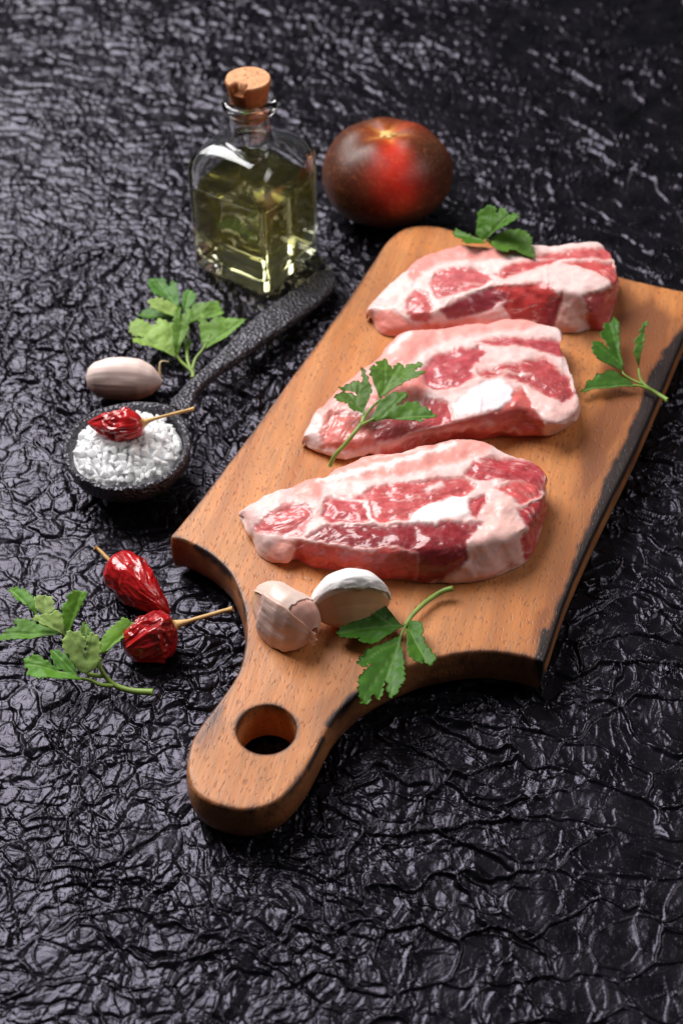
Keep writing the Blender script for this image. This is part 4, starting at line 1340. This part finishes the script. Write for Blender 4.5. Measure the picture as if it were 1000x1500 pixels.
def chilli(label, pod_px, pod_z, rmax, prof_pts, stem_px, stem_z, wr, seed, at_z, dark=1.0, stem_r=(.0014, .0009)):
    P = WV(pod_px, pod_z)
    nu, nv = 150, 150
    c = resample(P, nu)
    u = np.linspace(0, 1, nu)
    r = np.interp(u, [p[0] for p in prof_pts], [p[1] for p in prof_pts])
    for _ in range(16):
        r[1:-1] = 0.25 * r[:-2] + 0.5 * r[1:-1] + 0.25 * r[2:]
    th = np.linspace(0, 2 * np.pi, nv, endpoint=False)
    U, T = np.meshgrid(u, th, indexing='ij')
    L = np.linalg.norm(np.diff(c, axis=0), axis=1).sum() / rmax
    q = np.stack([U.ravel() * L * 0.55, np.cos(T).ravel(), np.sin(T).ravel()], 1)
    wq = q + 0.5 * np.stack([fbm(q, 1.3, 2, seed + k) for k in range(3)], 1)
    rd = 1 - 2 * np.abs(fbm(wq, wr[1], 2, seed + 5))
    rd2 = 1 - 2 * np.abs(fbm(wq, wr[1] * 2.3, 2, seed + 6))
    bump = (wr[0] * rd + wr[0] * 0.65 * rd2 + 0.10 * fbm(q, 0.9, 2, seed + 9)).reshape(nu, nv)
    rad = rmax * r[:, None] * (1 + bump * np.sin(np.pi * np.clip(U, .03, .97)) ** 0.5) * (0.96 + 0.07 * np.cos(2 * T + 0.5))
    V, f = loft(c, rad, nv)
    red, deep = np.array((0.48, 0.008, 0.010)), np.array((0.14, 0.003, 0.006))
    k = sstep(-0.5, 0.5, fbm(q, 1.6, 3, seed + 12) - 0.5 * rd)[:, None] * 0.75
    colr = (red * (1 - k) + deep * k) * dark
    colr = np.concatenate([colr, colr[:1], colr[-1:]])
    V[:, 2] = np.maximum(V[:, 2], at_z + 0.0003)
    root = thing('dried_chilli', [*c[nu // 2][:2], at_z], label, 'chilli', 'dried red chillies')
    part('pod', root, V, f, M_chili, np.clip(colr, 0, 1))
    S = resample(WV(stem_px, stem_z), 30)
    rs = np.interp(np.linspace(0, 1, 30), [0, .12, .25, .9, 1], [stem_r[0] * 1.6, stem_r[0], stem_r[1], stem_r[1], stem_r[1] * 1.35])
    V, f = tube(S, rs, 10)
    V = V + 0.00012 * np.stack([fbm(V, 900, 2, 5 + k) for k in range(3)], 1)
    part('stalk', root, V, f, M_stalk, np.array(STRAW) * (1 + 0.25 * fbm(V, 260, 3, seed)[:, None]))
    # calyx: a small ruffled cap at the stem end
    nc, nk = 12, 40
    ax = c[0] - c[4]
    ax /= np.linalg.norm(ax)
    e1_ = np.cross(ax, [0, 0, 1.0])
    e1_ /= np.linalg.norm(e1_)
    e2_ = np.cross(ax, e1_)
    tt = np.linspace(0, 2 * np.pi, nk, endpoint=False)
    Vc = []
    for k in range(nc):
        w = k / (nc - 1)
        rr_ = rmax * 0.10 + rmax * 0.42 * w * (1 + 0.13 * w * np.cos(6 * tt + seed))
        ctr = c[0] + ax * (0.0022 * (1 - w) ** 1.5 + 0.0002 - 0.0016 * w ** 3)
        Vc.append(ctr + rr_[:, None] * (np.cos(tt)[:, None] * e1_ + np.sin(tt)[:, None] * e2_))
    Vc = np.concatenate(Vc)
    q_ = grid_faces(nc, nk, True)
    Nn = vnormals(Vc, [q_])
    if (Nn @ ax).mean() < 0:
        q_, Nn = q_[:, ::-1], -Nn
    n = len(Vc)
    part('calyx', root, np.concatenate([Vc, Vc - Nn * 0.0004]), [np.concatenate([q_, q_[:, ::-1] + n])], M_stalk,
         np.tile(np.array(STRAW) * 0.85, (2 * n, 1)))
    return root


zH = (130, 785, 4.545)
chilli('long smooth dried red chilli with a short stalk, on the table left of the board',
       Z(zH, [(180, 205), (240, 255), (340, 355), (440, 440), (545, 515)]), [.0085, .0088, .008, .006, .003], 0.0091,
       [(0, .5), (.03, .95), (.12, 1.08), (.3, 1.0), (.5, .80), (.7, .60), (.88, .36), (1, .05)],
       Z(zH, [(168, 195), (120, 145), (70, 95), (42, 76)]), [.0095, .011, .012, .013], (0.24, 0.95), 31, 0.0)
chilli('round heavily wrinkled dried red chilli with a long straw stalk touching the board',
       Z(zH, [(560, 600), (500, 630), (410, 680), (320, 730), (240, 770)]), [.0085, .0085, .008, .007, .0055], 0.0099,
       [(0, .40), (.05, .74), (.2, .98), (.45, 1.03), (.7, .86), (.88, .66), (.96, .4), (1, .12)],
       Z(zH, [(570, 595), (640, 575), (760, 540), (880, 505), (960, 485)]), [.0085, .010, .0125, .0145, .016], (0.27, 1.25), 41, 0.0, stem_r=(.0016, .0010))
zS = (80, 570, 4.545)
chilli('small dried red chilli lying on the white salt in the spoon',
       Z(zS, [(585, 225), (520, 240), (420, 245), (320, 238), (222, 222)]), [.036, .0355, .0345, .033, .0315], 0.0072,
       [(0, .45), (.05, .85), (.2, 1.06), (.45, .95), (.7, .62), (.9, .30), (1, .06)],
       Z(zS, [(590, 225), (640, 205), (760, 172), (930, 130)]), [.036, .037, .038, .039], (0.24, 1.1), 51, 0.024, stem_r=(.0012, .0008))

# ------------------------------------------------------------------ spoon with salt
RZ = 0.022
bc_ = W(187, 655, RZ)
spoon = thing('spoon', [bc_[0], bc_[1], 0.0], 'rough black iron spoon heaped with white salt, its handle passing the oil bottle', 'spoon')
RB = 0.0312
nv, nu = 120, 34
th = np.linspace(0, 2 * np.pi, nv, endpoint=False)
hdir_w = W(480, 405, 0.014) - bc_
ha = math.atan2(hdir_w[1], hdir_w[0])
rimf = 1 + 0.10 * np.exp(-(((th - ha + np.pi) % (2 * np.pi) - np.pi) / 0.45) ** 2)
Vs = []
prof_o = []
for k in range(18):                                     # outside, bottom to rim
    a = k / 17 * math.pi / 2
    prof_o.append((RB * math.sin(a) ** 0.9 if k else 0.0005, RZ - (RZ - 0.0008) * math.cos(a)))
prof_o += [(RB * 0.995, RZ + 0.0012), (RB * 0.96, RZ + 0.0019), (RB * 0.915, RZ + 0.0013), (RB * 0.885, RZ - 0.0003)]
for k in range(1, 13):
    a = math.pi / 2 * (1 - k / 12)
    prof_o.append((RB * 0.875 * math.sin(a) if k < 12 else 0.0005, RZ - 0.0005 - (RZ - 0.006) * math.cos(a)))
for r_, z_ in prof_o:
    w = (r_ / RB) ** 2
    rr_ = r_ * (1 + (rimf - 1) * w)
    Vs.append(np.stack([bc_[0] + rr_ * np.cos(th), bc_[1] + rr_ * np.sin(th), np.full(nv, z_)], 1))
Vs = np.concatenate(Vs)
rough_ = fbm(Vs, 260, 3, 61)[:, None] * 0.0006 + fbm(Vs, 80, 2, 62)[:, None] * 0.0005
ctr = np.array([bc_[0], bc_[1], RZ])
dirs = Vs - ctr
dirs /= np.linalg.norm(dirs, axis=1)[:, None] + 1e-9
Vs = Vs + dirs * rough_
part('bowl', spoon, Vs, [grid_faces(len(prof_o), nv, True)], M_spoon)
z5 = (260, 380, 3.846)
Lp = np.array([(246, 592), (264, 569), (284, 549), (309, 527), (338, 496), (366, 468), (392, 447), (425, 424), (460, 398), (484, 386)])
Rp = np.array([(276, 606), (283, 586), (292, 568), (320, 542), (354, 519), (388, 495), (416, 476), (442, 458), (470, 437), (496, 412)])
hz = np.array([.0215, .0205, .0190, .0175, .0160, .0145, .0130, .0115, .0105, .0098])
NHn = 150
Lw, Rw = resample(WV(Lp, hz), NHn), resample(WV(Rp, hz), NHn)
mid, half = (Lw + Rw) / 2, (Rw - Lw) / 2
uu = np.linspace(0, 1, NHn)
half = half * np.where(uu > 0.93, np.sqrt(np.clip(1 - ((uu - 0.93) / 0.0705) ** 2, 0.0, 1)), 1)[:, None]
sec = []
ns_ = 40
for k in range(ns_):
    a = 2 * math.pi * k / ns_
    ca, sa = math.cos(a), math.sin(a)
    sec.append((math.copysign(abs(ca) ** 0.45, ca), math.copysign(abs(sa) ** 0.6, sa)))
sec = np.array(sec)
thk = np.interp(uu, [0, .1, .3, 1], [.0026, .0026, .0032, .0034]) * np.where(uu > 0.93, np.sqrt(np.clip(1 - ((uu - 0.93) / 0.0705) ** 2, 0.05, 1)), 1)
Vh = mid[:, None, :] + sec[None, :, :1] * half[:, None, :]
Vh[:, :, 2] += sec[None, :, 1] * thk[:, None] - thk[:, None]
Vh = Vh.reshape(-1, 3)
Vh[:, 2] += 0.0005 * fbm(Vh, 330, 3, 63) + 0.0005 * fbm(Vh, 90, 2, 64)
Vh = np.concatenate([Vh, Vh[:ns_].mean(0)[None], Vh[-ns_:].mean(0)[None]])
qh = grid_faces(NHn, ns_, True)
tri_ = np.concatenate([fan(NHn * ns_, np.arange(ns_), True), fan(NHn * ns_ + 1, np.arange((NHn - 1) * ns_, NHn * ns_))])
Nh = vnormals(Vh, [qh])
topk = np.arange(NHn * ns_).reshape(NHn, ns_)[NHn // 2, ns_ // 4]
if Nh[topk, 2] < 0:
    qh, tri_ = qh[:, ::-1], tri_[:, ::-1]
part('handle', spoon, Vh, [qh, tri_], M_spoon)

# salt: a heap of coarse crystals
sc_ = W(184, 650, 0.026)
salt = thing('coarse_salt', [bc_[0], bc_[1], RZ - 0.004], 'heap of coarse white salt crystals filling the black spoon', 'salt')
RS = 0.0262


def mound(rx):
    return RZ - 0.0018 + 0.0092 * (1 - (rx / RS) ** 2)


nr_, nt_ = 24, 72
rr_ = np.linspace(0.02, 1, nr_)
tt = np.linspace(0, 2 * np.pi, nt_, endpoint=False)
Vm = []
for r_ in rr_:
    Vm.append(np.stack([bc_[0] + RS * 1.02 * r_ * np.cos(tt), bc_[1] + RS * 1.02 * r_ * np.sin(tt), np.full(nt_, mound(r_ * RS) - 0.0014)], 1))
Vm = np.concatenate(Vm)
Vm[:, 2] += 0.0006 * fbm(Vm, 400, 3, 81)
qm = grid_faces(nr_, nt_, True)
if vnormals(Vm, [qm])[:, 2].mean() < 0:
    qm = qm[:, ::-1]
tag(part('salt_bed', salt, Vm, [qm, fan(0, np.arange(nt_))[:, ::-1]], M_salt))
import bmesh
variants = []
for k in range(10):
    bm = bmesh.new()
    for _ in range(10):
        v = Vector([random.gauss(0, 1) for _ in range(3)])
        v.normalize()
        m_ = max(abs(v.x), abs(v.y), abs(v.z))
        v = v * (0.45 + 0.55 / m_) * 0.9
        bm.verts.new(v)
    bmesh.ops.convex_hull(bm, input=bm.verts)
    loose = [v for v in bm.verts if not v.link_faces]
    bmesh.ops.delete(bm, geom=loose, context='VERTS')
    bmesh.ops.recalc_face_normals(bm, faces=bm.faces)
    me = bpy.data.meshes.new('salt_crystal')
    bm.to_mesh(me)
    bm.free()
    me.materials.append(M_salt)
    variants.append(me)
spots = []
tries = 0
while len(spots) < 285 and tries < 60000:
    tries += 1
    s_ = random.choice((0.0019, 0.0023, 0.0027, 0.0032, 0.0038))
    r_, a = (RS - s_ * 0.55) * math.sqrt(random.random()), random.uniform(0, 2 * math.pi)
    p = (r_ * math.cos(a), r_ * math.sin(a))
    if all((p[0] - q_[0]) ** 2 + (p[1] - q_[1]) ** 2 > (0.62 * (s_ + q_[2])) ** 2 for q_ in spots):
        spots.append((p[0], p[1], s_, r_))
for x_, y_, s_, r_ in spots:
    o = bpy.data.objects.new('salt_crystal', random.choice(variants))
    COL.objects.link(o)
    o.parent = salt
    o.location = (x_, y_, mound(r_) - (RZ - 0.004) + random.uniform(-0.0004, 0.0014))
    o.rotation_euler = [random.uniform(0, 6.28) for _ in range(3)]
    o.scale = (s_, s_, s_)

# ------------------------------------------------------------------ tomato
tb = W(565, 331, 0.0)
RT, HT = 0.0385, 0.0285
tcx, tcy = tb[0], tb[1] + 0.013
tom = thing('tomato', [tcx, tcy, 0.0], 'dark brown and red tomato with a pale stem scar, behind the chopping board', 'tomato')
nu, nv = 130, 220
ph = np.linspace(0.0, np.pi, nu)
th = np.linspace(0, 2 * np.pi, nv, endpoint=False)
PH, TH = np.meshgrid(ph, th, indexing='ij')
rib = 1 + 0.022 * np.cos(5 * TH + 0.6) * np.sin(PH) ** 0.7 + 0.012 * np.cos(8 * TH) * np.sin(PH)
sr = np.sign(np.sin(PH)) * np.abs(np.sin(PH)) ** 0.86
rr_ = RT * sr * rib
zz_ = HT * np.sign(np.cos(PH)) * np.abs(np.cos(PH)) ** 0.92
dip = np.exp(-(PH / 0.30) ** 2)
zz_ = zz_ - 0.0042 * dip - 0.0012 * np.exp(-(PH / 0.6) ** 2) * np.cos(5 * TH + .6) * np.sin(PH) * 3
zz_ = np.maximum(zz_ + HT, 0.0) + 0.0002
tilt = -0.10
Vt = np.stack([rr_ * np.cos(TH), rr_ * np.sin(TH), zz_ - HT], -1).reshape(-1, 3)
Rx = np.array([[1, 0, 0], [0, math.cos(-0.09), -math.sin(-0.09)], [0, math.sin(-0.09), math.cos(-0.09)]])
Vt = Vt @ Rx.T
Vt[:, 2] += -Vt[:, 2].min()
Vt = Vt + np.array([tcx, tcy, 0.0])
d3 = np.stack([np.sin(PH) * np.cos(TH), np.sin(PH) * np.sin(TH), np.cos(PH)], -1).reshape(-1, 3)
red, brown, olive, yel = lin((196, 40, 24)), lin((72, 35, 21)), lin((74, 50, 28)), lin((208, 150, 74))
t_ = TH.ravel()
p_ = PH.ravel()
dth = (t_ - (-math.pi / 2 + 0.12) + np.pi) % (2 * np.pi) - np.pi
redm = np.exp(-(dth / 0.42) ** 2) * (1 - sstep(1.2, 2.0, p_)) + 0.25 * np.exp(-((dth - 2.2) / 0.5) ** 2)
redm = np.clip(1.0 * redm * (1 + 0.4 * fbm(d3, 3.5, 3, 91)), 0, 1)[:, None]
olm = sstep(-0.2, 0.6, fbm(d3, 1.8, 3, 92))[:, None]
ct = (brown * (1 - olm) + olive * olm)
ct = ct * (1 - redm) + red * redm
org = np.exp(-(p_ / 0.34) ** 2)[:, None] * 0.5
ct = ct * (1 - org) + lin((190, 84, 30)) * org
star = 0.7 * np.exp(-(p_ / (0.10 + 0.11 * np.clip(np.cos(5 * t_ + 0.4), 0, 1) ** 2)) ** 2)[:, None]
ct = ct * (1 - star) + yel * star
core = np.exp(-(p_ / 0.06) ** 2)[:, None] * 0.5
ct = ct * (1 - core) + lin((150, 110, 70)) * core
ct = ct * (1 + 0.16 * fbm(d3, 9, 3, 93))[:, None]
spk = sstep(0.42, 0.55, fbm(d3, 38, 1, 94))[:, None] * 0.22
ct = ct * (1 - spk) + lin((190, 120, 70)) * spk
qt = grid_faces(nu, nv, True)
if (vnormals(Vt, [qt]) * d3).sum(1).mean() < 0:
    qt = qt[:, ::-1]
part('fruit', tom, Vt, [qt], M_tomato, np.clip(ct, 0, 1))
# corky scar in the dip
ctop = Vt[:nv].mean(0)
Vk = []
for k, w in enumerate(np.linspace(0.02, 1, 8)):
    rk = 0.0042 * w * (1 + 0.22 * w * np.cos(5 * th))
    Vk.append(np.stack([ctop[0] + rk * np.cos(th), ctop[1] + rk * np.sin(th) + 0.0, ctop[2] + 0.0016 * (1 - w ** 2) + -rk * np.sin(th) * 0.09 + 0.0006], 1))
Vk = np.concatenate(Vk)
Vk[:, 2] += 0.0004 * fbm(Vk, 900, 3, 95)
qk = grid_faces(8, nv, True)
if vnormals(Vk, [qk])[:, 2].mean() < 0:
    qk = qk[:, ::-1]
part('stem_scar', tom, Vk, [qk], M_stalk, np.tile(lin((222, 180, 110)), (len(Vk), 1)) * (1 + 0.25 * fbm(Vk, 900, 2, 96)[:, None]))

# ------------------------------------------------------------------ oil bottle
pl, pf, pr = W(286, 387, 0.0), W(383, 431, 0.0), W(464, 352, 0.0)
e_l, e_r = pl - pf, pr - pf
bang = 0.5 * (math.atan2(e_r[1], e_r[0]) + math.atan2(e_l[1], e_l[0]) - math.pi / 2)
S = 0.0272                                              # half width
dirr = np.array([math.cos(bang), math.sin(bang), 0])
dirl = np.array([-math.sin(bang), math.cos(bang), 0])
bcn = pf + (dirr + dirl) * (S * 0.86)
bcn[0] += 0.0030
bottle = thing('oil_bottle', [bcn[0], bcn[1], 0.0], 'square clear glass bottle of yellow oil with a cork, behind the spoon handle', 'bottle')
nvb = 128
thb = np.linspace(0, 2 * np.pi, nvb, endpoint=False)


def ringb(half, p, z, n=nvb):
    """superellipse ring: p = 2 is a circle, larger p squarer"""
    ca, sa = np.cos(thb), np.sin(thb)
    r = (np.abs(ca) ** p + np.abs(sa) ** p) ** (-1 / p) * half
    xl, yl = r * ca, r * sa
    return np.stack([bcn[0] + xl * math.cos(bang) - yl * math.sin(bang), bcn[1] + xl * math.sin(bang) + yl * math.cos(bang), np.full(n, z)], 1)


def body(rows, z_shift=0.0):
    V = np.concatenate([ringb(h, p, z + z_shift) for h, p, z in rows])
    return V, len(rows)


NECK, LIP = 0.0110, 0.0150
B0 = 0.0006
outer = [(S * 0.03, 11, B0 + .0012), (S * 0.6, 11, B0 + .0010), (S * 0.84, 11, B0 + .0002), (S * 0.91, 11, B0), (S * 0.965, 11, B0 + .0012), (S * 0.99, 11, B0 + .0035), (S, 11, B0 + .007)]
outer += [(S, 11, z) for z in (.02, .035, .05, .060)]
for a in np.linspace(0.12, 1, 11):
    ang_ = a * math.pi / 2
    w = 1 - math.cos(ang_)
    h_ = S - (S - NECK * 1.12) * w ** 1.15
    outer.append((h_, 11 - 9 * min(1, w * 1.15) ** 0.8, .064 + .0175 * math.sin(ang_)))
outer += [(NECK * 1.02, 2, .0845), (NECK, 2, .088), (NECK, 2, .0985), (NECK * 1.06, 2, .0998), (LIP * .96, 2, .1005), (LIP, 2, .1020), (LIP, 2, .1040), (LIP * .96, 2, .1054), (LIP * .86, 2, .1060)]
WG = 0.0026
inner = [(NECK - .0016 + .0006, 2, .1058), (NECK - .0016, 2, .1045), (NECK - .0016, 2, .099), (NECK - .0016, 2, .088), (NECK - .0014, 2, .0845)]
inn_sh = []
for a in np.linspace(0.12, 1, 11):
    ang_ = a * math.pi / 2
    w = 1 - math.cos(ang_)
    h_ = (S - WG) - (S - WG - (NECK - .0012) * 1.1) * w ** 1.15
    inn_sh.append((h_, 9 - 7 * min(1, w * 1.15) ** 0.8, .0625 + .0165 * math.sin(ang_)))
inner += inn_sh[::-1]
inner += [(S - WG, 9, z) for z in (.058, .045, .03, .016)]
inner += [((S - WG) * .985, 9, .0115), ((S - WG) * .94, 9, .0088), ((S - WG) * .85, 9, .0076), ((S - WG) * .5, 6, .0070), ((S - WG) * .02, 6, .0068)]
Vg, nrow = body(outer + inner)
qg = grid_faces(nrow, nvb, True)
Ng = vnormals(Vg, [qg])
k_ = 8 * nvb
if Ng[k_] @ (Vg[k_] - np.array([bcn[0], bcn[1], Vg[k_, 2]])) < 0:
    qg = qg[:, ::-1]
caps = [np.arange(nvb)[None, ::-1], ((nrow - 1) * nvb + np.arange(nvb))[None, :]]


def cap_fan(V, q, first, last):
    V = np.concatenate([V, V[first].mean(0)[None], V[last].mean(0)[None]])
    n = len(V)
    # orientation taken from the neighbouring quads
    def orient(ctr, ring):
        t = np.stack([np.full(len(ring), ctr), ring, np.roll(ring, -1)], 1)
        es = set((int(a), int(b)) for r_ in q for a, b in zip(r_, np.roll(r_, -1)) if a in rs and b in rs)
        return t[:, ::-1] if (int(ring[0]), int(ring[1])) in es else t
    out = []
    for ctr, ring in ((n - 2, first), (n - 1, last)):
        rs = set(int(v) for v in ring)
        out.append(orient(ctr, ring))
    return V, [q, np.concatenate(out)]


Vg, fg = cap_fan(Vg, qg, np.arange(nvb), (nrow - 1) * nvb + np.arange(nvb))
part('glass', bottle, Vg, fg, M_glass)
OIL = 0.0555
ov = 0.00025
oil_rows = [((S - WG) * .02, 9, .0068 - ov), ((S - WG) * .5, 9, .0070 - ov), ((S - WG) * .85 + ov, 9, .0076 - ov), ((S - WG) * .94 + ov, 9, .0088 - ov), ((S - WG) * .985 + ov, 9, .0115)]
oil_rows += [(S - WG + ov, 9, z) for z in (.016, .03, .045, OIL - .0006)] + [(S - WG + ov, 9, OIL + 0.0004), (S - WG - .0008, 9, OIL), (S * .6, 9, OIL - .0003), (S * .02, 9, OIL - .0003)]
Vo, nro = body(oil_rows)
qo = grid_faces(nro, nvb, True)
No = vnormals(Vo, [qo])
k_ = 6 * nvb
if No[k_] @ (Vo[k_] - np.array([bcn[0], bcn[1], Vo[k_, 2]])) < 0:
    qo = qo[:, ::-1]
Vo, fo = cap_fan(Vo, qo, np.arange(nvb), (nro - 1) * nvb + np.arange(nvb))
part('oil', bottle, Vo, fo, M_oil)
# cork with a broken notch at its front left
nz, nvk = 40, 120
thk_ = np.linspace(0, 2 * np.pi, nvk, endpoint=False)
zc = np.concatenate([np.linspace(.0955, .1182, 30), np.full(10, .1182)])
rc_ = np.concatenate([np.interp(np.linspace(0, 1, 30), [0, .3, .93, 1], [NECK - .0022, NECK - .0019, NECK + .0012, NECK + .0006]), np.linspace(NECK + .0004, 0.0004, 10)])
Vc = np.stack([rc_[:, None] * np.cos(thk_), rc_[:, None] * np.sin(thk_), np.repeat(zc[:, None], nvk, 1)], -1).reshape(-1, 3)
view = math.atan2(-bcn[1], -bcn[0])                    # direction towards the camera
na = view - 0.55
nd_ = np.array([math.cos(na), math.sin(na)])
sd_ = np.array([-nd_[1], nd_[0]])
outw, lat = Vc[:, :2] @ nd_, Vc[:, :2] @ sd_
dent = sstep(.0058, .0085, outw + 0.0008 * fbm(Vc, 500, 2, 97)) * (1 - sstep(.0030, .0046, np.abs(lat)))
Vc[:, 2] -= dent * np.clip(Vc[:, 2] - .1128, 0, 1) * 0.95
Vc[:, :2] -= (dent * sstep(.1085, .1125, Vc[:, 2]) * 0.0006)[:, None] * nd_
Vc += 0.00022 * np.stack([fbm(Vc, 500, 3, 98 + k) for k in range(3)], 1)
cn = fbm(Vc, 380, 3, 101)
topc = sstep(.1172, .1180, Vc[:, 2])[:, None]
ck = (lin((172, 104, 62))[None] * (1 - topc) + lin((208, 152, 112))[None] * topc) * (1 + 0.22 * cn)[:, None]
pit = sstep(0.38, 0.55, fbm(Vc, 620, 2, 105))[:, None]
ck = ck * (1 - 0.6 * pit) + lin((90, 50, 30)) * 0.6 * pit
ck = ck * (1 - 0.5 * dent[:, None] * (1 - topc))
Vc = Vc + np.array([bcn[0], bcn[1], 0])
qc = grid_faces(nz, nvk, True)
Nc = vnormals(Vc, [qc])
if Nc[10 * nvk] @ (Vc[10 * nvk] - np.array([bcn[0], bcn[1], Vc[10 * nvk, 2]])) < 0:
    qc = qc[:, ::-1]
part('cork', bottle, Vc, [qc], M_cork, np.clip(ck, 0, 1))
print('bottle base', pl, pf, pr, np.linalg.norm(e_l), np.linalg.norm(e_r), proj(np.array([[bcn[0], bcn[1], .119], [bcn[0], bcn[1], 0], [tcx, tcy, 0.055]])))
